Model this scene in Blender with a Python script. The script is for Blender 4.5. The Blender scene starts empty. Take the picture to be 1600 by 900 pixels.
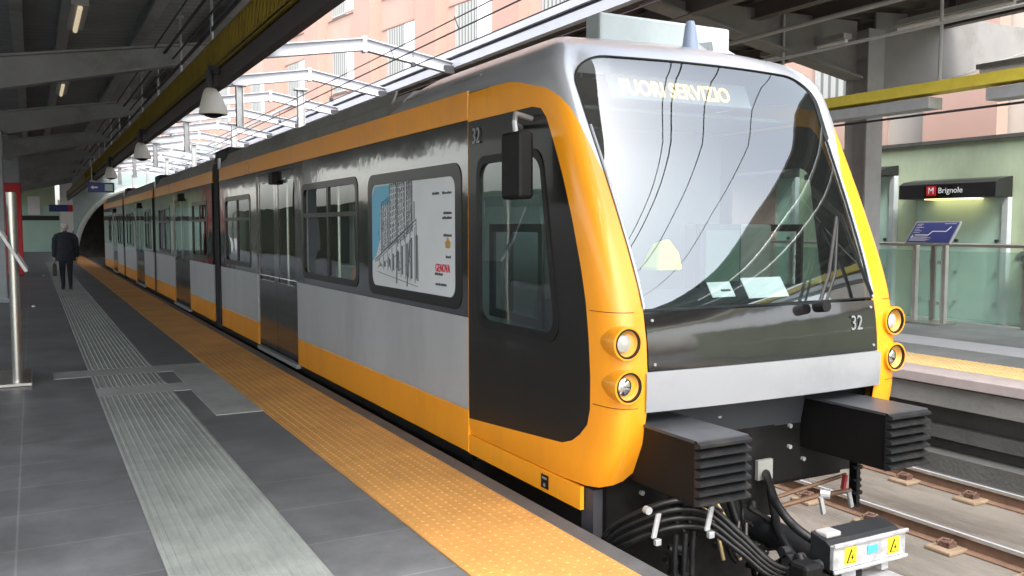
import bpy, bmesh, math, random
from mathutils import Vector, Matrix
from mathutils.geometry import delaunay_2d_cdt
random.seed(7)
R = math.radians
S = bpy.context.scene
C = S.collection

# ------------------------------------------------------------------ camera, sky, sun, exposure
cd = bpy.data.cameras.new('camera'); cam = bpy.data.objects.new('camera', cd); C.objects.link(cam)
cd.sensor_width = 36; cd.lens = 31.275; cd.clip_start = .05; cd.clip_end = 2000
cam.location = (0, 0, 1.6); cam.rotation_euler = (R(90 - 3.91), 0, R(-28.294))
S.camera = cam
SUN_EL, SUN_AZ = R(54), R(196)            # azimuth clockwise from +Y: light comes from behind the camera
W = bpy.data.worlds.new('World'); S.world = W; W.use_nodes = True
nt = W.node_tree; nt.nodes.clear()
sky = nt.nodes.new('ShaderNodeTexSky'); sky.sky_type = 'NISHITA'; sky.sun_disc = False
sky.sun_elevation = SUN_EL; sky.sun_rotation = SUN_AZ; sky.air_density = 1.3; sky.dust_density = 4; sky.ozone_density = 1
hs = nt.nodes.new('ShaderNodeHueSaturation'); hs.inputs['Saturation'].default_value = .38
bg = nt.nodes.new('ShaderNodeBackground'); bg.inputs['Strength'].default_value = .15
wo = nt.nodes.new('ShaderNodeOutputWorld')
nt.links.new(sky.outputs[0], hs.inputs['Color']); nt.links.new(hs.outputs[0], bg.inputs[0]); nt.links.new(bg.outputs[0], wo.inputs[0])
sd = bpy.data.lights.new('sun', 'SUN'); sd.energy = .55; sd.angle = R(14); sd.color = (1, .95, .87)
sun = bpy.data.objects.new('sun', sd); C.objects.link(sun)
dv = Vector((math.sin(SUN_AZ) * math.cos(SUN_EL), math.cos(SUN_AZ) * math.cos(SUN_EL), math.sin(SUN_EL)))
sun.rotation_euler = dv.to_track_quat('Z', 'Y').to_euler(); sun.location = (0, -10, 20)
vs = S.view_settings; vs.view_transform = 'Standard'; vs.look = 'None'; vs.gamma = 1; vs.exposure = 2.3; vs.use_curve_mapping = False

# ------------------------------------------------------------------ materials
def nmat(name):
    m = bpy.data.materials.new(name); m.use_nodes = True
    t = m.node_tree; b = t.nodes['Principled BSDF']
    return m, t, b
def setin(b, **k):
    for a, v in k.items():
        b.inputs[a.replace('_', ' ')].default_value = v
def mat(name, col, rough=.5, metal=0, var=.15, scale=3., bump=0., bscale=40., coat=0., spec=.5, stretch=(1, 1, 1), rvar=.0, detail=5.):
    m, t, b = nmat(name)
    N, L = t.nodes.new, t.links.new
    setin(b, Roughness=rough, Metallic=metal, Coat_Weight=coat, Specular_IOR_Level=spec)
    b.inputs['Coat Roughness'].default_value = .06
    tc = N('ShaderNodeTexCoord'); mp = N('ShaderNodeMapping'); mp.inputs['Scale'].default_value = stretch
    L(tc.outputs['Object'], mp.inputs[0])
    nz = N('ShaderNodeTexNoise'); nz.inputs['Scale'].default_value = scale; nz.inputs['Detail'].default_value = detail; nz.inputs['Roughness'].default_value = .65
    L(mp.outputs[0], nz.inputs[0])
    mr = N('ShaderNodeMapRange'); mr.inputs[1].default_value = .25; mr.inputs[2].default_value = .75
    mr.inputs[3].default_value = 1 - var; mr.inputs[4].default_value = 1 + var
    L(nz.outputs[0], mr.inputs[0])
    vm = N('ShaderNodeVectorMath'); vm.operation = 'SCALE'; vm.inputs[0].default_value = col[:3]
    L(mr.outputs[0], vm.inputs['Scale']); L(vm.outputs[0], b.inputs['Base Color'])
    if rvar:
        m2 = N('ShaderNodeMapRange'); m2.inputs[1].default_value = .3; m2.inputs[2].default_value = .7
        m2.inputs[3].default_value = max(0.02, rough - rvar); m2.inputs[4].default_value = rough + rvar
        L(nz.outputs[0], m2.inputs[0]); L(m2.outputs[0], b.inputs['Roughness'])
    if bump:
        n2 = N('ShaderNodeTexNoise'); n2.inputs['Scale'].default_value = bscale; n2.inputs['Detail'].default_value = 3
        L(mp.outputs[0], n2.inputs[0])
        bp = N('ShaderNodeBump'); bp.inputs['Strength'].default_value = bump; bp.inputs['Distance'].default_value = .02
        L(n2.outputs[0], bp.inputs['Height']); L(bp.outputs[0], b.inputs['Normal'])
        if coat: L(bp.outputs[0], b.inputs['Coat Normal'])
    return m
def glass(name, tint, refl, rough=0.0, bump=0.0, body=0.0):
    """thin pane: part mirror, part see-through, a little milky body"""
    m = bpy.data.materials.new(name); m.use_nodes = True
    t = m.node_tree; t.nodes.clear(); N, L = t.nodes.new, t.links.new
    tr = N('ShaderNodeBsdfTransparent'); tr.inputs[0].default_value = (*tint, 1)
    gl = N('ShaderNodeBsdfGlossy'); gl.inputs['Roughness'].default_value = rough; gl.inputs['Color'].default_value = (.95, .98, 1, 1)
    lw = N('ShaderNodeLayerWeight'); lw.inputs[0].default_value = .25
    mr = N('ShaderNodeMapRange'); mr.inputs[3].default_value = refl; mr.inputs[4].default_value = 1.
    L(lw.outputs['Fresnel'], mr.inputs[0])
    mx = N('ShaderNodeMixShader'); L(mr.outputs[0], mx.inputs[0])
    src = tr
    if body:
        df = N('ShaderNodeBsdfDiffuse'); df.inputs[0].default_value = (*tint, 1)
        m0 = N('ShaderNodeMixShader'); m0.inputs[0].default_value = body; L(tr.outputs[0], m0.inputs[1]); L(df.outputs[0], m0.inputs[2]); src = m0
    L(src.outputs[0], mx.inputs[1]); L(gl.outputs[0], mx.inputs[2])
    if bump:
        tc = N('ShaderNodeTexCoord'); nz = N('ShaderNodeTexNoise'); nz.inputs['Scale'].default_value = 1.6; nz.inputs['Detail'].default_value = 1
        bp = N('ShaderNodeBump'); bp.inputs['Strength'].default_value = bump; bp.inputs['Distance'].default_value = .03
        L(tc.outputs['Object'], nz.inputs[0]); L(nz.outputs[0], bp.inputs['Height']); L(bp.outputs[0], gl.inputs['Normal'])
    ge = N('ShaderNodeNewGeometry'); t2 = N('ShaderNodeBsdfTransparent'); m2 = N('ShaderNodeMixShader')
    L(ge.outputs['Backfacing'], m2.inputs[0]); L(mx.outputs[0], m2.inputs[1]); L(t2.outputs[0], m2.inputs[2])
    o = N('ShaderNodeOutputMaterial'); L(m2.outputs[0], o.inputs[0])
    return m
def emis(name, col, s):
    m = bpy.data.materials.new(name); m.use_nodes = True
    b = m.node_tree.nodes['Principled BSDF']; setin(b, Roughness=.4)
    b.inputs['Base Color'].default_value = (*col, 1); b.inputs['Emission Color'].default_value = (*col, 1); b.inputs['Emission Strength'].default_value = s
    return m
def tiles(name, c1, c2, mortar, sx, sy, gap=.008, off=(0, 0), rough=.45, var=.3):
    m, t, b = nmat(name); N, L = t.nodes.new, t.links.new
    tc = N('ShaderNodeTexCoord'); mp = N('ShaderNodeMapping'); mp.inputs['Location'].default_value = (off[0], off[1], 0)
    L(tc.outputs['Object'], mp.inputs[0])
    br = N('ShaderNodeTexBrick'); br.offset = 0; br.squash = 1
    br.inputs['Scale'].default_value = 1; br.inputs['Brick Width'].default_value = sx; br.inputs['Row Height'].default_value = sy
    br.inputs['Mortar Size'].default_value = gap; br.inputs['Mortar Smooth'].default_value = .2
    br.inputs['Color1'].default_value = (*c1, 1); br.inputs['Color2'].default_value = (*c2, 1); br.inputs['Mortar'].default_value = (*mortar, 1)
    L(mp.outputs[0], br.inputs[0])
    nz = N('ShaderNodeTexNoise'); nz.inputs['Scale'].default_value = 1.7; nz.inputs['Detail'].default_value = 8; nz.inputs['Roughness'].default_value = .7
    L(tc.outputs['Object'], nz.inputs[0])
    mr = N('ShaderNodeMapRange'); mr.inputs[1].default_value = .3; mr.inputs[2].default_value = .7; mr.inputs[3].default_value = 1 - var; mr.inputs[4].default_value = 1 + var
    L(nz.outputs[0], mr.inputs[0])
    vm = N('ShaderNodeVectorMath'); vm.operation = 'SCALE'; L(br.outputs[0], vm.inputs[0]); L(mr.outputs[0], vm.inputs['Scale'])
    vo = N('ShaderNodeTexVoronoi'); vo.inputs['Scale'].default_value = 1.6; vo.inputs['Randomness'].default_value = 1; L(tc.outputs['Object'], vo.inputs[0])
    lt = N('ShaderNodeMapRange'); lt.inputs[1].default_value = .020; lt.inputs[2].default_value = .032; lt.inputs[3].default_value = .55; lt.inputs[4].default_value = 1; L(vo.outputs['Distance'], lt.inputs[0])
    n3 = N('ShaderNodeTexNoise'); n3.inputs['Scale'].default_value = .55; n3.inputs['Detail'].default_value = 10; n3.inputs['Roughness'].default_value = .75; L(tc.outputs['Object'], n3.inputs[0])
    m3 = N('ShaderNodeMapRange'); m3.inputs[1].default_value = .35; m3.inputs[2].default_value = .65; m3.inputs[3].default_value = .8; m3.inputs[4].default_value = 1.2; L(n3.outputs[0], m3.inputs[0])
    mm = N('ShaderNodeMath'); mm.operation = 'MULTIPLY'; L(lt.outputs[0], mm.inputs[0]); L(m3.outputs[0], mm.inputs[1])
    v2 = N('ShaderNodeVectorMath'); v2.operation = 'SCALE'; L(vm.outputs[0], v2.inputs[0]); L(mm.outputs[0], v2.inputs['Scale'])
    L(v2.outputs[0], b.inputs['Base Color'])
    m2 = N('ShaderNodeMapRange'); m2.inputs[3].default_value = rough - .12; m2.inputs[4].default_value = rough + .15
    L(nz.outputs[0], m2.inputs[0]); L(m2.outputs[0], b.inputs['Roughness'])
    return m
def stripes(name, c1, c2, axis, per, duty=.5, rough=.5, slant=0., metal=0.):
    m, t, b = nmat(name); N, L = t.nodes.new, t.links.new
    tc = N('ShaderNodeTexCoord'); sp = N('ShaderNodeSeparateXYZ'); L(tc.outputs['Object'], sp.inputs[0])
    ma = N('ShaderNodeMath'); ma.operation = 'MULTIPLY_ADD'; ma.inputs[1].default_value = slant
    L(sp.outputs[2], ma.inputs[0]); L(sp.outputs[axis], ma.inputs[2])
    m1 = N('ShaderNodeMath'); m1.operation = 'DIVIDE'; m1.inputs[1].default_value = per; L(ma.outputs[0], m1.inputs[0])
    m2 = N('ShaderNodeMath'); m2.operation = 'FRACT'; L(m1.outputs[0], m2.inputs[0])
    m3 = N('ShaderNodeMath'); m3.operation = 'LESS_THAN'; m3.inputs[1].default_value = duty; L(m2.outputs[0], m3.inputs[0])
    mx = N('ShaderNodeMix'); mx.data_type = 'RGBA'; mx.inputs[6].default_value = (*c2, 1); mx.inputs[7].default_value = (*c1, 1)
    L(m3.outputs[0], mx.inputs[0]); L(mx.outputs[2], b.inputs['Base Color']); setin(b, Roughness=rough, Metallic=metal)
    return m

M = {}
M['floor'] = tiles('floor_tiles', (.150, .155, .163), (.130, .135, .142), (.21, .215, .215), 1.245, .605, .006, (.12, -.13))
M['floor_r'] = tiles('right_floor_tiles', (.2, .21, .215), (.18, .19, .195), (.13, .13, .13), 1.2, .6, .008)
M['ridge'] = mat('pale_paving', (.30, .325, .305), .6, var=.22, scale=2.5, bump=.25, bscale=60)
M['ridge_flat'] = mat('pale_flat_paving', (.34, .36, .35), .6, var=.14, scale=3, bump=.15, bscale=80)
M['tact'] = mat('orange_tactile', (.55, .275, .075), .68, var=.28, scale=1.1, bump=.2, bscale=90, detail=9)
M['tact_r'] = mat('cream_tactile', (.62, .44, .20), .6, var=.12, scale=3, bump=.2, bscale=70)
M['kerb'] = mat('platform_nosing', (.085, .087, .09), .55, var=.2, scale=5, bump=.2, bscale=60)
M['kerb_r'] = mat('pink_stone_nosing', (.29, .25, .245), .7, var=.15, scale=5)
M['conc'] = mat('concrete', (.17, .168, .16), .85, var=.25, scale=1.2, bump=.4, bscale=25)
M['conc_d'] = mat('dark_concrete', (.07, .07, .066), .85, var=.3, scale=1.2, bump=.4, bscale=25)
M['slab'] = mat('track_slab', (.135, .12, .103), .9, var=.5, scale=1.1, bump=.6, bscale=24, stretch=(1.6, .45, 1), detail=12)
M['rail'] = mat('rusty_rail', (.13, .075, .048), .8, var=.3, scale=6, bump=.3)
M['railtop'] = mat('polished_rail_head', (.62, .6, .57), .25, .9, var=.1, scale=8)
M['orange'] = mat('orange_paint', (.80, .305, .010), .36, var=.10, scale=1.6, coat=.3, rvar=.1, stretch=(1, 1, .5), detail=9, bump=.04, bscale=1.8)
M['alu'] = mat('brushed_grey_panel', (.42, .43, .445), .45, .2, var=.10, scale=1.3, stretch=(1, 1.7, .8), rvar=.1, detail=9)
M['dark'] = mat('graphite_gloss_panel', (.011, .0105, .0105), .12, 0, var=.1, scale=1, coat=1, bump=.16, bscale=2.2)
M['dark_flat'] = mat('satin_charcoal_panel', (.0085, .008, .0078), .36, 0, spec=.35, var=.25, scale=1.4, coat=.15)
M['silver'] = mat('silver_paint', (.40, .415, .44), .3, .45, var=.05, scale=2, coat=.5)
M['roofgrey'] = mat('dusty_roof_grey', (.20, .195, .185), .6, .1, var=.2, scale=2.5)
M['black'] = mat('black_paint', (.0035, .0035, .0035), .55, spec=.25, var=.2, scale=5)
M['rubber'] = mat('black_rubber', (.004, .004, .0045), .45, spec=.35, var=.1, scale=8)
M['blackrib'] = mat('ribbed_black_metal', (.012, .013, .0145), .42, .2, var=.2, scale=6)
M['white'] = mat('white_paint', (.78, .78, .78), .5, var=.04, scale=2)
M['steelwhite'] = mat('white_steel_paint', (.46, .47, .51), .5, var=.10, scale=1.5)
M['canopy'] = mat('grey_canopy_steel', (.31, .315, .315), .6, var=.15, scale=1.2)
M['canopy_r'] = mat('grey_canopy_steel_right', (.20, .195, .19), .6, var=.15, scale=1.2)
M['darksteel'] = mat('dark_steel', (.035, .034, .04), .6, var=.2, scale=2)
M['yellow'] = mat('yellow_tray', (.50, .40, .05), .55, var=.15, scale=3)
M['yellowlat'] = stripes('yellow_lattice', (.16, .11, .008), (.035, .022, .004), 1, .11, .55, slant=.6)
M['corr'] = stripes('corrugated_roof', (.13, .135, .135), (.055, .056, .058), 1, .28, .55)
M['steel'] = mat('stainless_steel', (.55, .54, .50), .3, .9, var=.06, scale=3, stretch=(1, 1, .2))
M['galv'] = mat('galvanised', (.42, .43, .43), .45, .5, var=.12, scale=6)
M['pink'] = mat('pink_render', (.41, .285, .235), .9, var=.13, scale=.35, detail=10, stretch=(1, 1, .5))
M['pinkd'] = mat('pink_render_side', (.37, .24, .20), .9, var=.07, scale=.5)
M['cream'] = mat('cream_render', (.42, .38, .34), .9, var=.08, scale=.6)
M['shutter'] = stripes('window_shutter', (.34, .35, .33), (.13, .14, .14), 1, .19, .62)
M['green'] = mat('pale_green_wall', (.43, .51, .35), .85, var=.12, scale=.8, detail=9)
M['greeng'] = mat('green_back_painted_glass', (.42, .60, .52), .4, var=.10, scale=.7)
M['gglass'] = glass('green_parapet_glass', (.70, .90, .82), .05, body=.35)
M['wsglass'] = glass('windscreen_glass', (.68, .79, .78), .155, body=.01)
M['sideglass'] = glass('side_window_glass', (.88, .95, .92), .09, bump=.12)
M['cabglass'] = glass('cab_window_glass', (.76, .84, .81), .08, bump=.08)
M['red'] = mat('red_paint', (.55, .012, .02), .4, var=.08)
M['blue'] = mat('dark_blue_panel', (.03, .045, .20), .4, var=.06)
M['signblack'] = mat('black_sign_box', (.012, .012, .014), .35, var=.1)
M['lining'] = mat('saloon_lining_grey', (.60, .64, .61), .6, var=.08)
M['interior'] = mat('cab_interior_grey', (.10, .125, .12), .7, var=.08)
M['intd'] = mat('cab_interior_dark', (.03, .035, .04), .6, var=.1)
M['seat'] = mat('seat_green', (.12, .20, .12), .6, var=.1)
M['seato'] = mat('seat_orange', (.45, .16, .03), .6, var=.1)
M['bellows'] = mat('bellows_rubber', (.007, .007, .009), .75, var=.2, scale=6)
M['lens'] = glass('lamp_cover_glass', (.95, .95, .92), .03)
M['chrome'] = mat('lamp_reflector', (.82, .82, .80), .12, 1, var=.15, scale=30)
M['lampgrey'] = mat('lamp_grey_lens', (.38, .38, .35), .25, 0, var=.3, scale=30)
M['dome'] = mat('dome_housing', (.62, .60, .56), .5, var=.06)
M['textgrey'] = mat('grey_lettering', (.20, .21, .22), .5, var=.02)
M['textwhite'] = mat('white_lettering', (.85, .85, .85), .5, var=.02)
M['textred'] = mat('red_lettering', (.55, .03, .06), .5, var=.02)
M['textdark'] = mat('dark_lettering', (.06, .06, .07), .5, var=.02)
M['ink'] = mat('pencil_ink', (.14, .15, .17), .7, var=.2)
M['paper'] = mat('white_vinyl', (.60, .63, .65), .45, var=.04)
M['skyvinyl'] = mat('light_blue_vinyl', (.14, .42, .60), .45, var=.06)
M['amber'] = emis('amber_dots', (1.0, .50, .08), 1.3)
M['tube'] = emis('lit_tube_lamp', (.9, .75, .5), .12)
M['copper'] = mat('copper_wire', (.05, .03, .04), .6, var=.2)
M['suit'] = mat('dark_navy_cloth', (.018, .02, .03), .85, var=.4, scale=7, bump=.8, bscale=9)
M['skin'] = mat('skin', (.45, .28, .21), .6, var=.08)
M['hair'] = mat('grey_hair', (.50, .48, .46), .9, var=.2, scale=60)
M['bag'] = mat('dark_leather', (.022, .026, .022), .5, var=.2)
M['shoe'] = mat('black_leather', (.01, .01, .01), .35)
M['hivis'] = mat('yellow_hi_vis_cloth', (.70, .85, .01), .7, var=.1)
M['yel'] = mat('warning_yellow', (.85, .55, .02), .5, var=.03)
M['bluelab'] = mat('blue_label', (.05, .30, .62), .5, var=.03)
M['alud'] = mat('cast_aluminium', (.55, .56, .58), .38, .6, var=.15, scale=12, bump=.15)
M['brown'] = mat('brown_clip', (.085, .045, .032), .8, var=.3, scale=20, bump=.5)
M['tan'] = mat('tan_block', (.20, .145, .095), .9, var=.25, scale=8, bump=.3)
def grime(key, col, scale, lo, hi, amt, stretch=(1, 1, 1)):
    m = M[key]; t = m.node_tree; N, L = t.nodes.new, t.links.new; b = t.nodes['Principled BSDF']
    src = b.inputs['Base Color'].links[0].from_socket
    tc = N('ShaderNodeTexCoord'); mp = N('ShaderNodeMapping'); mp.inputs['Scale'].default_value = stretch; mp.inputs['Location'].default_value = (3.1, 7.7, 1.3)
    nz = N('ShaderNodeTexNoise'); nz.inputs['Scale'].default_value = scale; nz.inputs['Detail'].default_value = 12; nz.inputs['Roughness'].default_value = .72
    mr = N('ShaderNodeMapRange'); mr.inputs[1].default_value = lo; mr.inputs[2].default_value = hi; mr.inputs[3].default_value = 0; mr.inputs[4].default_value = amt
    mx = N('ShaderNodeMix'); mx.data_type = 'RGBA'; mx.inputs[7].default_value = (*col, 1)
    L(tc.outputs['Object'], mp.inputs[0]); L(mp.outputs[0], nz.inputs[0]); L(nz.outputs[0], mr.inputs[0]); L(mr.outputs[0], mx.inputs[0]); L(src, mx.inputs[6]); L(mx.outputs[2], b.inputs['Base Color'])
grime('slab', (.05, .038, .03), .9, .48, .68, .85, (1.8, .4, 1)); grime('slab', (.15, .075, .04), 2.2, .56, .72, .7, (2.5, .5, 1))
grime('conc', (.05, .047, .042), 1.4, .5, .7, .7, (1, .5, 1)); grime('floor', (.05, .05, .05), .8, .52, .72, .5); grime('floor', (.26, .26, .25), 3.0, .60, .75, .35)
grime('tact', (.26, .15, .06), 1.2, .52, .75, .35, (2, .6, 1)); grime('ridge', (.12, .12, .11), 1.0, .5, .72, .55, (2, .5, 1)); grime('ridge_flat', (.15, .15, .14), 1.3, .5, .7, .5)
grime('orange', (.30, .14, .03), 1.1, .52, .75, .35, (1, 1.5, .5)); grime('alu', (.22, .21, .20), 1.1, .5, .75, .35, (1, 1.8, .6)); grime('silver', (.2, .2, .2), 2.0, .52, .75, .3)
grime('pink', (.26, .18, .15), .30, .5, .72, .5, (1, 1, .3)); grime('green', (.22, .27, .2), .7, .5, .72, .5, (1, 1, .4)); grime('canopy', (.10, .095, .085), .9, .5, .7, .6); grime('canopy_r', (.09, .08, .07), .9, .5, .7, .6)
grime('blackrib', (.05, .042, .034), 6, .5, .7, .6); grime('rubber', (.03, .026, .022), 9, .52, .72, .6); grime('black', (.02, .017, .014), 4, .5, .7, .6); grime('alud', (.16, .15, .14), 8, .5, .7, .6); grime('roofgrey', (.08, .075, .07), 1.2, .48, .7, .6, (1, .5, 1))
M['tunnel'] = mat('tunnel_lining', (.05, .045, .04), .9, var=.4, scale=1.5)
M['portal'] = mat('portal_grey_green', (.28, .36, .36), .6, var=.1)
M['portal_rim'] = mat('pale_portal_rim', (.40, .44, .41), .7, var=.08)

# ------------------------------------------------------------------ mesh helpers
def origin_of(o):
    v = Vector((0, 0, 0))
    while o: v += o.location; o = o.parent
    return v
class MB:
    def __init__(s): s.v = []; s.f = []; s.mi = []; s.m = 0
    def add(s, vs, fs):
        n = len(s.v); s.v += [tuple(p) for p in vs]; s.f += [tuple(i + n for i in f) for f in fs]; s.mi += [s.m] * len(fs); return s
    def box(s, x0, x1, y0, y1, z0, z1):
        return s.add([(x0, y0, z0), (x1, y0, z0), (x1, y1, z0), (x0, y1, z0), (x0, y0, z1), (x1, y0, z1), (x1, y1, z1), (x0, y1, z1)],
                     [(0, 3, 2, 1), (4, 5, 6, 7), (0, 1, 5, 4), (1, 2, 6, 5), (2, 3, 7, 6), (3, 0, 4, 7)])
    def obox(s, c, ax, ay, az, hx, hy, hz):
        c = Vector(c); ax, ay, az = [Vector(a).normalized() for a in (ax, ay, az)]
        P = [c + ax * hx * i + ay * hy * j + az * hz * k for k in (-1, 1) for i, j in ((-1, -1), (1, -1), (1, 1), (-1, 1))]
        return s.add(P, [(0, 3, 2, 1), (4, 5, 6, 7), (0, 1, 5, 4), (1, 2, 6, 5), (2, 3, 7, 6), (3, 0, 4, 7)])
    def beam(s, a, b, w, h, up=(0, 0, 1)):
        a, b = Vector(a), Vector(b); d = (b - a); l = d.length; d.normalize(); sx = d.cross(Vector(up)).normalized(); u = sx.cross(d)
        return s.obox((a + b) / 2, sx, d, u, w / 2, l / 2, h / 2)
    def ibeam(s, a, b, w, h, t=.02):
        a, b = Vector(a), Vector(b); d = (b - a).normalized(); sx = d.cross(Vector((0, 0, 1))).normalized(); u = sx.cross(d)
        o = u * (h / 2 - t / 2)
        s.beam(a, b, t, h - 2 * t); s.beam(a + o, b + o, w, t); s.beam(a - o, b - o, w, t); return s
    def tube(s, pts, r, n=10, cap=True):
        pts = [Vector(p) for p in pts]; rings = []; rr = r if isinstance(r, (list, tuple)) else [r] * len(pts)
        up = None
        for i, p in enumerate(pts):
            d = (pts[min(i + 1, len(pts) - 1)] - pts[max(i - 1, 0)]).normalized()
            if up is None:
                a = Vector((0, 0, 1)) if abs(d.z) < .9 else Vector((1, 0, 0))
                up = (a - d * a.dot(d)).normalized()
            else: up = (up - d * up.dot(d)).normalized()
            w = d.cross(up); rings.append([p + (up * math.cos(t) + w * math.sin(t)) * rr[i] for t in [2 * math.pi * k / n for k in range(n)]])
        V = [q for g in rings for q in g]; F = []
        for i in range(len(pts) - 1):
            for k in range(n): F.append((i * n + k, i * n + (k + 1) % n, (i + 1) * n + (k + 1) % n, (i + 1) * n + k))
        if cap: F.append(tuple(range(n))[::-1]); F.append(tuple((len(pts) - 1) * n + k for k in range(n)))
        return s.add(V, F)
    def cyl(s, a, b, r, n=16): return s.tube([a, b], r, n)
    def prism(s, poly, f, a, b):
        """poly 2d extruded; f(u,v,w)->xyz"""
        n = len(poly); V = [f(u, v, a) for u, v in poly] + [f(u, v, b) for u, v in poly]
        return s.add(V, [tuple(range(n))[::-1], tuple(range(n, 2 * n))] + [(i, (i + 1) % n, n + (i + 1) % n, n + i) for i in range(n)])
    def build(s, name, mats, parent=None, smooth=False, bevel=0., loc=None, smat=None):
        me = bpy.data.meshes.new(name)
        o = bpy.data.objects.new(name, me); C.objects.link(o)
        if loc is not None and parent is None: o.location = loc
        if parent is not None: o.parent = parent; og = origin_of(parent)
        else: og = o.location.copy()
        me.from_pydata([(p[0] - og[0], p[1] - og[1], p[2] - og[2]) for p in s.v], [], s.f)
        if not isinstance(mats, (list, tuple)): mats = [mats]
        for m in mats: me.materials.append(m)
        me.polygons.foreach_set('material_index', s.mi)
        bm = bmesh.new(); bm.from_mesh(me); bmesh.ops.recalc_face_normals(bm, faces=bm.faces); bm.to_mesh(me); bm.free()
        if smooth:
            me.polygons.foreach_set('use_smooth', [True] * len(me.polygons)); me.set_sharp_from_angle(angle=R(38))
        if bevel:
            md = o.modifiers.new('bevel', 'BEVEL'); md.width = bevel; md.segments = 2; md.limit_method = 'ANGLE'; md.angle_limit = R(40)
        return o
def tag(o, label=None, cat=None, group=None, kind=None):
    if label: o['label'] = label
    if cat: o['category'] = cat
    if group: o['group'] = group
    if kind: o['kind'] = kind
    return o
def empty(name, loc, label, cat, group=None):
    o = bpy.data.objects.new(name, None); C.objects.link(o); o.location = loc; o.empty_display_size = .2
    return tag(o, label, cat, group)
def rrect(x0, x1, y0, y1, r, n=7, rs=None):
    rs = rs or (r, r, r, r); P = []
    for (cx, cy, a0, q) in ((x1 - rs[0], y1 - rs[0], 0, rs[0]), (x0 + rs[1], y1 - rs[1], 90, rs[1]), (x0 + rs[2], y0 + rs[2], 180, rs[2]), (x1 - rs[3], y0 + rs[3], 270, rs[3])):
        for k in range(n + 1):
            t = R(a0 + 90 * k / n); P.append((cx + q * math.cos(t), cy + q * math.sin(t)))
    return P
def pip(p, poly):
    x, y = p; c = False; n = len(poly)
    for i in range(n):
        x1, y1 = poly[i]; x2, y2 = poly[(i + 1) % n]
        if (y1 > y) != (y2 > y) and x < (x2 - x1) * (y - y1) / (y2 - y1) + x1: c = not c
    return c
def dens(poly, step):
    out = []
    for i in range(len(poly)):
        a, b = Vector(poly[i]), Vector(poly[(i + 1) % len(poly)]); k = max(1, int((b - a).length / step))
        for j in range(k): out.append(tuple(a.lerp(b, j / k)))
    return out
def surf(name, outer, holes, fmap, thick, m, parent, grid=0, step=.08, smooth=False, gu=None, conv=None, off=0.0):
    """flat outline with holes laid on the surface fmap(u,v,depth), with real thickness"""
    loops = [dens(p, step) if grid else list(p) for p in [outer] + list(holes)]
    if conv: loops = [[conv(*p) for p in l] for l in loops]
    V = []; E = []
    for l in loops:
        n = len(V); V += [Vector(p) for p in l]; E += [(n + i, n + (i + 1) % len(l)) for i in range(len(l))]
    nb = len(V)
    if grid:
        us = [p[0] for p in loops[0]]; vs_ = [p[1] for p in loops[0]]; gx = gu or grid
        u = min(us) + gx / 2
        while u < max(us):
            v = min(vs_) + grid / 2
            while v < max(vs_):
                if pip((u, v), loops[0]) and not any(pip((u, v), h) for h in loops[1:]):
                    V.append(Vector((u, v)))
                v += grid
            u += gx
    r = delaunay_2d_cdt([Vector((p[0], p[1])) for p in V], E, [], 0, 1e-5)
    vo, fo = r[0], r[2]; T = []
    for f in fo:
        c = sum((vo[i] for i in f), Vector((0, 0))) / len(f)
        if pip(c, loops[0]) and not any(pip(c, h) for h in loops[1:]): T.append(tuple(f))
    n = len(vo); mb = MB()
    VV = [fmap(p[0], p[1], off) for p in vo] + [fmap(p[0], p[1], off - thick) for p in vo]
    F = list(T) + [tuple(i + n for i in t[::-1]) for t in T]
    cnt = {}
    for t in T:
        for i in range(len(t)):
            a, b = t[i], t[(i + 1) % len(t)]; cnt[(a, b)] = 1
    for (a, b) in cnt:
        if (b, a) not in cnt: F.append((b, a, a + n, b + n))
    mb.add(VV, F)
    o = mb.build(name, m, parent, smooth=smooth)
    if smooth:
        NN = []
        for p in vo:
            e = .004; P0 = Vector(fmap(p[0], p[1], off)); a_ = Vector(fmap(p[0] + e, p[1], off)) - Vector(fmap(p[0] - e, p[1], off)); b_ = Vector(fmap(p[0], p[1] + e, off)) - Vector(fmap(p[0], p[1] - e, off))
            q = a_.cross(b_); q.normalize()
            if q.dot(Vector(fmap(p[0], p[1], off + .01)) - P0) < 0: q = -q
            NN.append(q)
        o.data.normals_split_custom_set_from_vertices(NN + [-q for q in NN])
    return o
def text(name, s, size, loc, rot, m, parent=None, ext=.002, align='CENTER', sx=1.0):
    cu = bpy.data.curves.new(name, 'FONT'); cu.body = s; cu.size = size; cu.align_x = align; cu.align_y = 'CENTER'; cu.extrude = ext; cu.resolution_u = 3
    t = bpy.data.objects.new(name, cu); C.objects.link(t)
    bpy.context.view_layer.update()
    me = bpy.data.meshes.new_from_object(t.evaluated_get(bpy.context.evaluated_depsgraph_get()))
    bpy.data.objects.remove(t)
    mx = Matrix.Translation(Vector(loc)) @ rot.to_4x4() @ Matrix.Diagonal((sx, 1, 1, 1))
    og = origin_of(parent) if parent else Vector((0, 0, 0))
    me.transform(Matrix.Translation(-og) @ mx)
    me.materials.clear(); me.materials.append(m); me.name = name
    o = bpy.data.objects.new(name, me); C.objects.link(o)
    if parent: o.parent = parent
    return o
def rotm(xa, ya):
    xa, ya = Vector(xa).normalized(), Vector(ya).normalized(); za = xa.cross(ya)
    return Matrix((xa, ya, za)).transposed()
FACE_LEFT = rotm((0, -1, 0), (0, 0, 1))       # text read by someone on the left looking to +X
FACE_FRONT = rotm((1, 0, 0), (0, 0, 1))
ORD = ['nearest', 'second', 'third', 'fourth', 'fifth', 'sixth', 'seventh', 'eighth', 'ninth', 'tenth', 'eleventh', 'twelfth', 'thirteenth', 'fourteenth']

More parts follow.
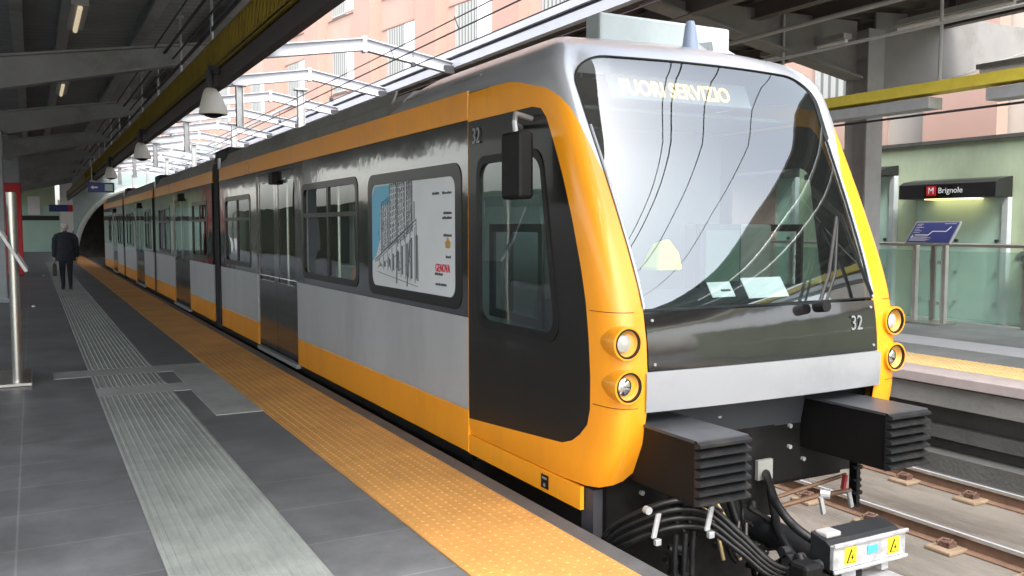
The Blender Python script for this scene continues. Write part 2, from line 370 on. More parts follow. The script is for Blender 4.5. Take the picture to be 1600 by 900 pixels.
# ------------------------------------------------------------------ setting: ground, platforms, track bed
YN, YF = -14, 66
def structure(mb, name, m, **k): return tag(mb.build(name, m, **k), kind='structure')
structure(MB().box(-300, 300, -300, 400, -3.2, -3.0), 'ground', M['conc'])
structure(MB().box(2.49, 8.65, YN, 90, -1.4, -1.08), 'track_bed', M['slab'])
structure(MB().box(-7.9, 2.47, YN, YF, -1.3, -.004), 'platform', M['floor'])
structure(MB().box(2.41, 2.52, YN, YF, -.09, .008), 'platform_nosing', M['kerb'], bevel=.008)
mb = MB().box(1.725, 2.41, YN, YF, -.002, .006)
for i in range(11):                       # raised domes of the warning strip, real where they can be seen
    for j in range(150):
        x = 1.755 + i * .0625; y = 2.9 + j * .0625; n = 6
        lo = [(x + .014 * math.cos(k * math.pi / 3), y + .014 * math.sin(k * math.pi / 3), .006) for k in range(n)]
        hi = [(x + .007 * math.cos(k * math.pi / 3), y + .007 * math.sin(k * math.pi / 3), .0095) for k in range(n)]
        mb.add(lo + hi, [(6, 7, 8, 9, 10, 11)] + [(k, (k + 1) % 6, 6 + (k + 1) % 6, 6 + k) for k in range(6)])
structure(mb, 'warning_strip', M['tact'])
# ridged guidance paving with flat cross bands
mb = MB()
segs = [(-2, 9.15), (9.62, 10.45), (10.92, 46)]
for y0, y1 in segs:
    mb.box(.5, 1.17, y0, y1, -.002, .003)
    xs = [.515, .555] + [.62 + .0475 * k for k in range(10)] + [1.11, 1.15]
    for k, x in enumerate(xs):
        w = .012 if k in (0, 1, len(xs) - 1, len(xs) - 2) else .010
        mb.add([(x - w, y0 + .01, .003), (x + w, y0 + .01, .003), (x + w * .6, y0 + .012, .0075), (x - w * .6, y0 + .012, .0075),
                (x - w, y1 - .01, .003), (x + w, y1 - .01, .003), (x + w * .6, y1 - .012, .0075), (x - w * .6, y1 - .012, .0075)],
               [(0, 1, 2, 3), (7, 6, 5, 4), (1, 5, 6, 2), (2, 6, 7, 3), (3, 7, 4, 0)])
structure(mb, 'guidance_paving', M['ridge'])
mb = MB()
mb.box(.5, 1.33, 9.15, 9.62, -.002, .004); mb.box(.15, 1.33, 10.45, 10.92, -.002, .004); mb.box(1.33, 1.725, 7.79, 10.92, -.002, .0045)
structure(mb, 'pale_paving', M['ridge_flat'])
# right platform
structure(MB().box(8.72, 13.9, YN, YF, -.35, -.004), 'right_platform', M['floor_r'])
structure(MB().box(8.6, 9.06, YN, YF, -.11, .003), 'right_platform_nosing', M['kerb_r'], bevel=.01)
mb = MB().box(9.06, 9.8, YN, YF, -.002, .006)
for i in range(10):
    for j in range(110):
        x = 9.1 + i * .073; y = 3.5 + j * .073
        mb.box(x, x + .03, y, y + .03, .006, .011)
structure(mb, 'right_warning_strip', M['tact_r'])
structure(MB().box(10.65, 11.45, YN, YF, -.002, .005), 'right_guidance_paving', mat('pale_strip', (.45, .46, .47), .7, var=.08))
mb = MB().box(8.66, 8.9, YN, YF, -.35, -.13)
structure(mb, 'right_platform_beam', M['conc'])
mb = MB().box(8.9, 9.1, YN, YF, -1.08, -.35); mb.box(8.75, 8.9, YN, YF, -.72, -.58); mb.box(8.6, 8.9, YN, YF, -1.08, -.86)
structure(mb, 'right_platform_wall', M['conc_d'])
# rails with clips
def rail(x, label, clips=True):
    t = empty('railway_rail', (x, 0, -1.08), label, 'rail', 'running rails')
    y0, y1 = -6, 60
    MB().prism([(-.06, 0), (.06, 0), (.06, .012), (.012, .03), (.012, .12), (-.012, .12), (-.012, .03), (-.06, .012)], lambda u, v, w: (x + u, w, -1.078 + v), y0, y1).build('rail_web', M['rail'], t)
    MB().prism([(-.034, .12), (.034, .12), (.034, .15), (.026, .158), (-.026, .158), (-.034, .15)], lambda u, v, w: (x + u, w, -1.077 + v), y0, y1).build('rail_head', M['railtop'], t)
    if clips:
        y = 2.4
        while y < 14:
            MB().box(x - .24, x + .24, y - .12, y + .12, -1.08, -1.045).build('sleeper_pad', M['tan'], t, bevel=.01)
            for s in (-1, 1):
                mb = MB().box(x + s * .11 - .05, x + s * .11 + .05, y - .05, y + .05, -1.045, -1.0)
                mb.tube([(x + s * .17, y - .05, -1.0), (x + s * .10, y - .04, -.985), (x + s * .07, y, -1.0), (x + s * .12, y + .04, -.985), (x + s * .18, y + .05, -1.01)], .012, 6)
                mb.build('rail_clip', M['brown'], t)
            y += .75
    return t
rail(2.96, 'running rail under the left side of the train, beside the near platform', False)
rail(4.36, 'running rail under the right side of the train')
rail(6.72, 'shiny headed rail of the empty track, the one nearer the train')
rail(8.13, 'running rail of the empty track below the far platform edge')
tag(MB().tube([(5.5, -4, -1.05), (5.5, 40, -1.05)], .022, 8).build('cable_conduit', M['galv'], loc=(5.5, 0, -1.08)), 'thin pale conduit lying on the slab between the two tracks', 'conduit')

# ------------------------------------------------------------------ left canopy
def roof_z(x): return 4.75 + .07 * (x + .3)
can = empty('platform_canopy', (-.5, 0, 0), 'dark grey steel canopy with corrugated underside over the near platform', 'canopy')
mb = MB()
y = 1.0
prof = []
while y < YF:                              # corrugations run across the platform
    mb.add([(-7, y, roof_z(-7)), (3.55, y, roof_z(3.55)), (3.55, y + .07, roof_z(3.55) + .05), (-7, y + .07, roof_z(-7) + .05),
            (3.55, y + .14, roof_z(3.55) + .05), (-7, y + .14, roof_z(-7) + .05), (3.55, y + .21, roof_z(3.55)), (-7, y + .21, roof_z(-7)), (3.55, y + .28, roof_z(3.55)), (-7, y + .28, roof_z(-7))],
           [(0, 1, 2, 3), (3, 2, 4, 5), (5, 4, 6, 7), (7, 6, 8, 9)])
    y += .28
mb.box(-7, 3.56, 1.0, YF, 5.35, 5.4)
mb.build('roof_sheet', mat('corrugated_steel', (.29, .295, .30), .55, var=.12, scale=1), can)
for yb in (1.15, 8.03, 14.91, 21.8, 28.7, 35.6, 42.5, 49.3, 56.2):
    b0 = lambda x: 3.67 + .222 * x; t0 = lambda x: 4.1 + .155 * x
    mb = MB()
    P = [(-.4, b0(-.4)), (3.3, b0(3.3)), (3.3, t0(3.3) + .03), (-.4, t0(-.4))]
    mb.prism(P, lambda u, v, w: (u, w, v), yb - .012, yb + .012)
    for f0 in (b0, t0):
        mb.beam((-.4, yb, f0(-.4)), (3.3, yb, f0(3.3)), .26, .03)
    mb.prism([(-.4, 3.45), (-.4, 4.05), (-7, 4.4), (-7, 4.1)], lambda u, v, w: (u, w, v), yb - .012, yb + .012)
    mb.beam((-.4, yb, 3.52), (-7, yb, 4.1), .26, .03)
    mb.build('cantilever_beam', M['canopy'], can)
for x in (-3.6, -2.2, -.1, .52, 1.65, 2.7):
    z = roof_z(x)
    MB().ibeam((x, 1.0, z - .13), (x, YF, z - .13), .16, .24, .015).build('purlin', M['canopy'], can)
MB().box(3.28, 3.6, 1.0, YF, 4.52, 5.0).build('edge_gutter', M['steelwhite'], can, bevel=.01)
for yb in (21.8, 49.3):
    mb = MB().box(-.9, -.50, yb - .2, yb + .2, 0, 3.62); mb.box(-.95, -.46, yb - .25, yb + .25, 0, .1)
    mb.build('column', mat('pale_grey_column', (.33, .36, .38), .6), can, bevel=.02)
MB().box(-.95, -.31, 33.6, 34.1, 0, 4.6).build('column', mat('grey_column_far', (.33, .36, .38), .6), can, bevel=.02)
MB().box(-.98, -.28, 33.5, 34.15, .03, 3.05).build('red_cladding', M['red'], can, bevel=.02)
# lamps in the canopy
for i, (x, y) in enumerate([(.62, 13.3), (.62, 20.2)]):
    t = empty('tube_light', (x, y, 4.4), '%s long tube light fixed under the near canopy' % ORD[i], 'ceiling light', 'tube lights under the near canopy')
    MB().box(x - .1, x + .1, y - .8, y + .8, 4.36, 4.43).build('housing', M['galv'], t)
    MB().cyl((x, y - .75, 4.34), (x, y + .75, 4.34), .03).build('tube', M['tube'], t)
    MB().box(x - .02, x + .02, y - .03, y + .03, 4.43, 4.78).build('bracket', M['galv'], t)
# thin conduits at roof level
tag(MB().tube([(1.9, -4, 4.3), (1.9, 50, 4.3)], .02, 6).tube([(2.02, -4, 4.22), (2.02, 50, 4.22)], .014, 6).tube([(1.75, -4, 4.36), (1.75, 50, 4.36)], .012, 6).build('ceiling_cables', M['darksteel'], loc=(1.9, 0, 4.3)), 'bundle of dark cables running beside the hanger rods of the near canopy', 'cables')
# cable tray
tr = empty('cable_tray', (2.05, 0, 3.2), 'long yellow lattice cable tray with dark trough hung above the near platform edge', 'cable tray')
mb = MB()
mb.box(1.95, 1.96, 1.5, 62, 3.5, 3.78)
mb.build('lattice_side', M['yellowlat'], tr)
MB().box(1.93, 2.09, 1.5, 62, 3.455, 3.475).box(1.93, 1.955, 1.5, 62, 3.76, 3.79).box(1.93, 1.955, 1.5, 62, 3.44, 3.5).build('tray_rim', mat('ochre_tray', (.20, .135, .012), .55, var=.2, scale=2), tr)
mb = MB()
y = 5.0
while y < 40:                              # ribs standing proud of the lattice
    mb.obox((1.94, y, 3.62), (1, 0, 0), (0, 1, .55), (0, -.55, 1), .012, .012, .17); y += .16
mb.build('lattice_rib', mat('dull_yellow_rib', (.24, .17, .012), .6, var=.3, scale=2), tr)
MB().box(1.97, 2.07, 1.5, 62, 3.25, 3.43).build('trough', mat('dark_trough', (.05, .042, .045), .6), tr, bevel=.006)
MB().box(2.075, 2.09, 1.5, 62, 3.27, 3.45).build('fascia', M['galv'], tr)
for yr in [6.2, 9.0, 11.69, 14.3, 17.05, 19.65, 22.35, 25, 27.7, 30.3, 33, 35.6, 38.2]:
    mb = MB().tube([(2.05, yr, 3.7), (2.05, yr, 4.9)], .019, 8); mb.box(2.0, 2.1, yr - .05, yr + .05, 4.72, 4.76)
    mb.build('hanger_rod', M['galv'], tr)
MB().beam((2.05, 8.8, 4.05), (2.05, 30, 4.05), .02, .05).build('stiffener', M['darksteel'], tr)
# bells: dome cameras / loudspeakers under the tray
LB = ['large pale dome camera nearest the viewer, hung under the yellow tray', 'second pale dome camera hung under the tray', 'third pale dome camera, small, hung under the tray near the overhead sign', 'fourth tiny pale dome camera, beyond the overhead sign']
for i, y in enumerate((10.8, 18.35, 26.0, 33.6)):
    t = empty('dome_camera', (1.88, y, 3.3), LB[i], 'camera', 'dome cameras under the cable tray')
    x = 1.86; ZD = -.14
    MB().box(1.84, 1.96, y - .03, y + .03, 3.36, 3.46).build('bracket', M['darksteel'], t)
    MB().tube([(x, y, 3.40), (x, y, 3.16)], .045, 12).build('stem', M['darksteel'], t)
    MB().tube([(x + a, y, 3.20 - h) for a, h in ((0, 0), (.0, .02), (.01, .07), (.02, .17), (.03, .26), (.03, .30))], [.045, .07, .10, .135, .16, .16], 20).build('housing', M['dome'], t, smooth=True)
    MB().tube([(x + .03, y, 2.95), (x + .03, y, 2.91), (x + .03, y, 2.88), (x + .03, y, 2.86)], [.142, .13, .09, .03], 20).build('dark_dome', M['rubber'], t, smooth=True)
# overhead sign
t = empty('overhead_sign', (1.9, 30, 2.95), 'small dark blue overhead direction sign with white arrow hanging across the platform', 'sign')
MB().box(1.53, 2.27, 29.97, 30.03, 2.66, 2.96).build('sign_box', M['blue'], t, bevel=.01)
MB().box(2.0, 2.22, 29.955, 29.968, 2.71, 2.91).build('pale_panel', mat('pale_sign', (.45, .55, .55), .5), t)
MB().prism([(1.6, 2.81), (1.68, 2.87), (1.68, 2.83), (1.8, 2.83), (1.8, 2.79), (1.68, 2.79), (1.68, 2.75)], lambda u, v, w: (u, w, v), 29.955, 29.968).build('arrow', M['textwhite'], t)
for x in (1.65, 2.15): MB().tube([(x, 30, 2.95), (x, 30, 3.6)], .012, 6).build('suspension_rod', M['galv'], t)

# ------------------------------------------------------------------ info lectern by the left edge, red cabinet on the column
t = empty('map_lectern', (-.19, 10.6, 0), 'tilted information board on stainless posts cut off by the left edge of the photo', 'information board')
for y in (10.3, 11.0): MB().tube([(-.18, y, 0.02), (-.18, y, 1.95)], .042, 14).build('leg', M['steel'], t, smooth=True)
MB().box(-.55, -.05, 10.15, 11.2, 0.0, .03).build('base_plate', M['steel'], t, bevel=.004)
MB().obox((-.26, 10.66, 1.50), (0, 1, 0), (-.49, 0, .87), (.87, 0, .49), .46, .40, .016).build('tilted_board', M['galv'], t, bevel=.004)
MB().box(-.20, -.16, 10.36, 10.94, .05, 1.2).build('back_panel', mat('blue_grey_panel', (.10, .14, .19), .5), t)

# ------------------------------------------------------------------ right canopy
can = empty('platform_canopy', (11, 8.5, 0), 'dark steel canopy on grey columns over the far platform', 'canopy')
rz = lambda x: 4.53 + .075 * (x - 6.9)
mb = MB(); y = YN
while y < YF:
    a, b = (6.9 if y > 5 else 8.4), 12.9
    mb.add([(a, y, rz(a)), (b, y, rz(b)), (b, y + .1, rz(b) + .05), (a, y + .1, rz(a) + .05), (b, y + .2, rz(b) + .05), (a, y + .2, rz(a) + .05), (b, y + .3, rz(b)), (a, y + .3, rz(a)), (b, y + .4, rz(b)), (a, y + .4, rz(a))],
           [(0, 1, 2, 3), (3, 2, 4, 5), (5, 4, 6, 7), (7, 6, 8, 9)]); y += .4
mb.prism([(6.92, rz(6.92) + .06), (12.9, rz(12.9) + .06), (12.9, rz(12.9) + .11), (6.92, rz(6.92) + .11)], lambda u, v, w: (u, w, v), 5, YF).prism([(8.4, rz(8.4) + .06), (12.9, rz(12.9) + .06), (12.9, rz(12.9) + .11), (8.4, rz(8.4) + .11)], lambda u, v, w: (u, w, v), YN, 5)
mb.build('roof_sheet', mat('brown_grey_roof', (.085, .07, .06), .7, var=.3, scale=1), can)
for yb in (2.47, 9.35, 16.2, 23.1, 30, 36.9, 43.8):
    mb = MB()
    # left arm rises towards the track, right arm rises the other way
    XA = 6.95 if yb > 5 else 8.4; ZA = 3.79 + .173 * (10.8 - XA)
    L_ = [(10.8, 3.79), (XA, ZA), (XA, ZA + .1), (10.8, 4.62)]
    mb.prism(L_, lambda u, v, w: (u, w, v), yb - .02, yb + .02)
    mb.beam((10.8, yb, 3.79), (XA, yb, ZA), .3, .035)
    R_ = [(11.2, 3.42), (15.3, 4.68), (15.3, 4.95), (12.9, 4.93), (11.2, 4.8)]
    mb.prism(R_, lambda u, v, w: (u, w, v), yb - .02, yb + .02)
    mb.beam((11.2, yb, 3.42), (15.3, yb, 4.68), .3, .035)
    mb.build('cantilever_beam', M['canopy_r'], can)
    mb = MB().box(10.84, 11.18, yb - .2, yb - .17, 0, 4.5).box(10.84, 11.18, yb + .17, yb + .2, 0, 4.5).box(10.985, 11.015, yb - .17, yb + .17, 0, 4.5)
    mb.box(10.9, 11.1, yb - .17, yb + .17, 4.1, 4.5)
    mb.build('column', mat('grey_column', (.30, .30, .31), .5), can)
for x in (7.6, 8.8, 9.9, 11.9, 12.7):
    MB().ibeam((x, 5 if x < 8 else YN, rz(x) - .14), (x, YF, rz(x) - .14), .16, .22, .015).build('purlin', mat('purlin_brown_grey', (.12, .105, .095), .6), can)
MB().box(6.76, 6.88, 5, YF, 4.67, 4.80).build('edge_beam', M['steelwhite'], can)
MB().box(6.82, 6.90, 5, YF, 4.60, 4.68).build('edge_fascia', M['darksteel'], can)
MB().box(6.78, 6.90, 5, YF, 4.47, 4.61).build('inner_edge_beam', M['steelwhite'], can)
# far tray and its rods
t = empty('cable_tray', (9.2, 0, 3.15), 'bright yellow cable tray with grey trough hung over the far platform', 'cable tray')
MB().box(9.15, 9.4, YN, 60, 3.145, 3.27).build('tray_side', mat('bright_yellow', (.62, .50, .05), .5, var=.12, scale=8), t)
for k, (y0, y1) in enumerate([(-4, 6.2), (6.9, 8.7), (9.1, 30)]):
    MB().box(9.2, 9.45, y0, y1, 2.98, 3.11).build('grey_trough', M['galv'], t, bevel=.006)
for y in (1.7, 4.3, 6.84, 9.3, 11.9, 14.5, 17, 19.6): MB().tube([(9.3, y, 3.2), (9.3, y, 5)], .022, 8).build('hanger_rod', M['galv'], t)
MB().tube([(9.35, -2, 2.93), (9.35, 30, 2.93)], .014, 6).build('lower_wire', M['darksteel'], t)
for i, (x, z, r, y0) in enumerate(((8.4, 4.08, .03, -3), (8.4, 3.72, .02, -3))):
    tag(MB().tube([(x, y0, z), (x, 40, z)], r, 8).build('ceiling_pipe', M['galv'], loc=(x, 0, z)), ('upper, thicker' if i == 0 else 'lower, thinner') + ' grey pipe running under the far canopy', 'pipe', 'pipes under the far canopy')
for i, (x, y, z) in enumerate(((10.0, 7.2, 4.2), (10.0, 9.6, 4.2), (12.3, 7.6, 3.9))):
    t = empty('tube_light', (x, y, z), ['unlit tube light nearest the viewer under the far canopy', 'unlit tube light beyond the yellow tray under the far canopy', 'unlit tube light right of the column under the far canopy'][i], 'ceiling light', 'tube lights under the far canopy')
    MB().box(x - .08, x + .08, y - .8, y + .8, z, z + .07).build('housing', M['galv'], t)
    MB().cyl((x, y - .78, z - .03), (x, y + .78, z - .03), .028).build('tube', M['white'], t)
    MB().box(x - .02, x + .02, y - .05, y + .05, z + .07, 4.85).build('bracket', M['darksteel'], t)

# ------------------------------------------------------------------ white rafters between the canopies, catenary
ry = [14.91 + 3.44 * k for k in range(0, 12)]
lab = {}
for i, y in enumerate(ry):
    vis = y > 12
    if vis:
        k = ry.index(y)
        L_ = (ORD[k] if k < len(ORD) else 'far') + ' white peaked steel rafter spanning the tracks, counted from the viewer' 
    else: L_ = 'white peaked steel rafter over the tracks behind or above the viewer, out of the frame'
    t = empty('roof_rafter', (5.13, y, 4.8), L_, 'rafter', 'white rafters over the tracks')
    A, B, D = (3.3, y, 4.44), (5.13, y, 4.74), (6.78, y, 4.47)
    MB().ibeam(A, B, .14, .21, .016).ibeam(B, D, .14, .21, .016).build('rafter_beam', M['steelwhite'], t)
    MB().box(5.10, 5.16, y - .08, y + .08, 4.60, 4.87).build('apex_plate', M['white'], t)
    MB().box(6.62, 6.80, y - .1, y + .1, 4.36, 4.5).build('end_shoe', M['darksteel'], t)
    if i % 2 == 1:
        for x in (3.72, 4.95):
            MB().box(x - .07, x + .07, y - .01, y + .01, 3.6, 4.4).box(x - .07, x - .055, y - .06, y + .06, 3.6, 4.4).box(x + .055, x + .07, y - .06, y + .06, 3.6, 4.4).box(x - .14, x + .14, y - .1, y + .1, 4.40, 4.43).build('hanging_post', M['galv'], t)
# dense cross bracing of the far glazed roof
t = empty('skylight_frame', (5.1, 30, 4.7), 'white longitudinal bars of the open roof linking the rafters over the tracks', 'roof frame')
for x in (4.2, 6.0):
    z = 4.86 - abs(x - 5.13) * .165
    MB().box(x - .025, x + .025, 22.0, 52, z, z + .06).build('glazing_bar', M['steelwhite'], t)
for k in range(3):
    y = 34 + 6.88 * k
    MB().beam((3.5, y, 4.48), (6.7, y + 3.4, 4.48), .035, .035).beam((6.7, y, 4.48), (3.5, y + 3.4, 4.48), .035, .035).build('cross_brace', M['galv'], t)
wires = []
def wire(pts, label, r=.012):
    tag(MB().tube(pts, r, 6).build('overhead_wire', M['copper'], loc=pts[0]), label, 'wire', 'overhead wires above the tracks')
def sag(x0, z0, x1, z1, y0, y1, s, n=24):
    return [(x0 + (x1 - x0) * k / n, y0 + (y1 - y0) * k / n, z0 + (z1 - z0) * k / n - s * 4 * (k / n) * (1 - k / n)) for k in range(n + 1)]
wire(sag(4.35, 3.98, 4.55, 3.86, -14, 26, .0), 'lower contact wire crossing in front of the pink facade', .010)
wire(sag(4.30, 4.16, 4.45, 4.0, -14, 26, .06), 'upper carrier wire just above the contact wire', .008)
wire(sag(5.0, 3.98, 5.1, 3.98, -14, 40, .0), 'contact wire just left of the white edge beam', .009)
wire(sag(6.1, 4.12, 6.1, 4.1, -14, 40, .05), 'carrier wire close beside the white edge beam', .008)
for k, (x0_, z0_, x1_, z1_, y, lb) in enumerate(((4.36, 4.02, 4.42, 3.88, 9.5, 'thin dropper between carrier and contact wire, the one nearest the viewer'), (4.37, 4.02, 4.43, 3.88, 11.6, 'thin dropper between carrier and contact wire, in front of the shuttered window'),
                                   (5.02, 4.0, 5.02, 4.25, 12.4, 'small clip and dropper on the wire beside the edge beam, right of the nearest rafter'), (5.03, 4.0, 5.03, 4.25, 16.5, 'small clip and dropper on the wire just behind the nearest rafter'), (5.04, 4.0, 5.04, 4.25, 20.5, 'small clip and dropper on the wire behind the second rafter'))):
    mb = MB().tube([(x0_, y, z0_), (x1_, y, z1_)], .006, 5)
    if k > 1: mb.box(x0_ - .03, x0_ + .03, y - .03, y + .03, 3.96, 4.02)
    tag(mb.build('wire_dropper', M['darksteel'], loc=(x0_, y, z0_)), lb, 'dropper', 'droppers on the overhead wires')
# registration arms and drooping feeder cables above the cab, seen mirrored in the windscreen
for i, y in enumerate((-1.0,)):
    t = empty('catenary_arm', (3.5, y, 4.2), 'dark catenary registration arm with insulators over the track in front of the train', 'catenary arm')
    MB().tube([(3.4, y, 4.35), (5.6, y, 4.30)], .03, 8).tube([(3.4, y, 3.95), (4.6, y, 3.95)], .02, 8).build('arm_tube', M['darksteel'], t)
    mb = MB()
    for k in range(9): mb.tube([(3.5 + k * .07, y, 4.35), (3.53 + k * .07, y, 4.35)], .07, 10)
    mb.build('insulator', M['rubber'], t)

# ------------------------------------------------------------------ pink building behind
a = R(-8.773); dvec = Vector((math.sin(a), math.cos(a), 0)); nvec = Vector((dvec.y, -dvec.x, 0)); CC = 17.989
def fpt(s, w, z):          # s along the facade, w out of the wall towards the tracks
    p = dvec * s + nvec * (CC - w); return (p.x, p.y, z)
pb = empty('apartment_building', fpt(30, 0, 0), 'pink rendered apartment building with pilasters and grey shutters behind the station', 'building')
def fbox(mb, s0, s1, w0, w1, z0, z1):
    V = [fpt(s, w, z) for z in (z0, z1) for s, w in ((s0, w0), (s1, w0), (s1, w1), (s0, w1))]
    return mb.add(V, [(0, 3, 2, 1), (4, 5, 6, 7), (0, 1, 5, 4), (1, 2, 6, 5), (2, 3, 7, 6), (3, 0, 4, 7)])
fbox(MB(), 10.5, 74, -12, 0, -3, 24).build('wall', M['pink'], pb)
fbox(MB(), -10, 10.5, -11, -.06, -3, 7.5).build('side_wing', M['cream'], pb)
cs = [23.6 + 4.95 * k for k in range(-3, 10)]
for c in cs:
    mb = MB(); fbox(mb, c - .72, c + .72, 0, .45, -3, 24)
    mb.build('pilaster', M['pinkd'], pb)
    for z in (4.3, 7.6, 10.9, 14.2, 17.5):
        if c < 18 and z > 8: pass
        f = fbox(MB(), c + .95, c + 4.0, .0, .05, z - .12, z - .02); f = fbox(f, c + .95, c + 4.0, 0, .04, z + 1.95, z + 2.02); f.build('string_course', M['pinkd'], pb)
        w = fbox(MB(), c + 2.25, c + 3.45, .0, .035, z, z + 1.9).build('window', M['shutter'], pb)
        g = fbox(MB(), c + 2.2, c + 2.25, 0, .07, z, z + 1.9); fbox(g, c + 3.45, c + 3.5, 0, .07, z, z + 1.9); fbox(g, c + 2.2, c + 3.5, 0, .09, z - .06, z); g.build('frame', M['galv'], w)
        fbox(MB(), c + 1.0, c + 2.15, .0, .05, z, z + 1.9).build('white_panel', M['white'], pb)
# far end: portal wall, tunnel arch, end wall of the platform
t = empty('tunnel_portal', (5.5, 54, 0), 'grey green tunnel portal with pale arched rim at the far end of the tracks', 'tunnel portal')
n = 28; ac, ar = 5.5, 3.45
arch = [(ac + ar * math.cos(math.pi * k / n), -1.1 + 1.1 + (ar + .35) * math.sin(math.pi * k / n)) for k in range(n + 1)]
outer = [(2.0, -1.1), (14, -1.1), (14, 6.5), (2.0, 6.5)]
surf('portal_wall', [(ac - ar, -1.1), (2.0, -1.1), (2.0, 6.5), (14, 6.5), (14, -1.1), (ac + ar, -1.1)] + arch, [], lambda u, v, d: (u, 54 - d, v), .4, M['portal'], t)
mb = MB()
rim = [(ac + (ar - .0) * math.cos(math.pi * k / n), 53.9, (ar + .35) * math.sin(math.pi * k / n)) for k in range(n + 1)]
mb.tube([(ac + ar, 53.9, -1.1)] + rim + [(ac - ar, 53.9, -1.1)], .14, 8); mb.build('arch_rim', M['portal_rim'], t)
mb = MB()
rr = [(ac + ar * math.cos(math.pi * k / n), (ar + .35) * math.sin(math.pi * k / n)) for k in range(n + 1)]
for k in range(n):
    a_, b_ = rr[k], rr[k + 1]; mb.add([(a_[0], 54, a_[1]), (b_[0], 54, b_[1]), (b_[0], 90, b_[1]), (a_[0], 90, a_[1])], [(0, 1, 2, 3)])
mb.add([(ac - ar, 88, -1.2), (ac + ar, 88, -1.2), (ac + ar, 88, 4), (ac - ar, 88, 4)], [(0, 1, 2, 3)])
mb.build('tunnel_lining', M['tunnel'], t)
t = empty('end_wall', (-2, YF, 0), 'green glazed end wall closing the near platform far away', 'wall')
MB().box(-7, 2.3, YF, YF + .3, -.1, 3.0).build('glass_cladding', M['greeng'], t)
MB().box(-7, 1.6, YF - .05, YF, 2.05, 2.35).build('dark_rail', M['signblack'], t)
MB().box(-7, 1.4, YF - .04, YF, 3.0, 4.6).build('upper_wall', M['green'], t)
MB().box(-.2, .5, YF - .08, YF - .04, 2.4, 3.6).build('pale_window', M['white'], t)
MB().box(1.6, 2.4, YF - 3, YF - 2.8, 0, 4.6).build('white_pier', M['white'], t)
MB().box(.9, 1.9, YF - 8, YF - 7.9, 2.5, 2.9).build('blue_sign', M['blue'], t)
MB().box(1.9, 2.2, YF - 8, YF - 7.9, 2.5, 2.9).build('red_sign', M['red'], t)

t = empty('unseen_platform_wall', (-7.6, 10, 0), 'unseen pale green wall with frosted panels added behind the near platform, left of the frame, to be mirrored in the train', 'wall')  # out-of-view wall added to keep bright sky out of the train's reflections
MB().box(-7.9, -7.6, -8, YF - .1, -.01, 2.7).build('wall_face', M['green'], t)
for k in range(9):
    y = -4 + 5.2 * k
    MB().box(-7.6, -7.55, y, y + 3.4, .0, 2.2).build('frosted_panel', M['greeng'], t)
    if k % 2: MB().box(-7.6, -7.2, y - .1, y + 3.5, 2.2, 2.5).build('entrance_canopy', M['signblack'], t)
# ------------------------------------------------------------------ far platform: green wall, entrances, parapet, map board
gw = empty('station_wall', (15.5, 10, 0), 'pale green wall with black canopied glass entrances behind the far platform', 'wall')
MB().box(15.5, 15.8, -14, 53.9, -3, 3.2).build('wall_face', M['green'], gw)
MB().box(15.42, 15.85, -14, 53.9, 3.2, 3.27).build('coping', M['conc_d'], gw)
for i, (y0, y1, z1, s) in enumerate(((9.85, 11.85, 2.47, 1), (12.25, 14.3, 2.80, 0), (7.35, 9.45, 1.17, 0), (14.9, 17, 2.9, 0), (5.0, 7.0, 1.17, 0))):
    h = .33 if i == 0 else .16
    q = MB().prism([(15.0, z1 - h), (15.49, z1 - h), (15.49, z1 + .05), (15.12, z1), (15.0, z1 - .06)], lambda u, v, w: (u, w, v), y0, y1).build('entrance_canopy', M['signblack'], gw, bevel=.01)
    MB().box(15.40, 15.49, y0 + .12, y1 - .12, -1.5, z1 - h - .002).build('glass_panel', M['greeng'], gw)
    MB().box(15.36, 15.49, y0, y0 + .11, -1.5, z1 - h - .002).build('pale_jamb', mat('pale_jamb', (.42, .46, .48), .5), gw)
    if s:
        MB().box(14.985, 14.998, 10.68, 11.28, z1 - .29, z1 - .09).build('sign_plate', M['black'], q)
        MB().box(14.972, 14.984, 11.02, 11.22, z1 - .28, z1 - .10).build('red_square', M['red'], q)
        text('sign_letter', 'M', .17, (14.97, 11.12, z1 - .19), FACE_LEFT, M['textwhite'], q)
        text('sign_lettering', 'Brignole', .15, (14.97, 10.72, z1 - .19), FACE_LEFT, M['textwhite'], q)
        MB().box(15.1, 15.4, y0 + .5, y1 - .5, z1 - h - .02, z1 - h - .004).build('warm_lamp', emis('warm_lamp_strip', (1, .72, .3), .7), q)
    for yk in (y0 + .2, y0 + 1.0, y1 - .25):
        for zk in (.2, .75, 1.35):
            if zk < z1 - h - .1:
                MB().tube([(15.35, yk, zk), (15.40, yk, zk)], .03, 8).build('glass_fixing', M['darksteel'], gw)
par = empty('glass_parapet', (13.6, 9, 0), 'green glass parapet with steel posts and handrail along the back of the far platform', 'railing')
MB().tube([(13.6, -10, 1.3), (13.6, 50, 1.3)], .03, 10).build('handrail', M['steel'], par, smooth=True)
y = 1.9
k = 0
while y < 30:
    MB().box(13.57, 13.61, y - .04, y + .04, 0, 1.28).build('post', M['steel'], par)
    MB().box(13.645, 13.655, y + .06, y + 1.52, .06, 1.2).build('glass_pane', M['gglass'], par)
    mb = MB()
    for z in (.3, 1.0):
        for s in (-1, 1): mb.box(13.62, 13.68, y + s * .08 - .035, y + s * .08 + .035, z - .03, z + .03)
    mb.build('glass_clamp', M['galv'], par)
    y += 1.62
t = empty('map_board', (13.2, 9.75, 0), 'tilted dark blue network map on two steel legs in front of the glass parapet', 'information board')
for y in (9.47, 10.02): MB().box(13.12, 13.2, y - .035, y + .035, .02, 1.36).build('leg', mat('pale_steel', (.62, .60, .56), .35, .6), t)
MB().box(12.9, 13.4, 9.4, 10.35, 0, .025).build('base_plate', M['steel'], t)
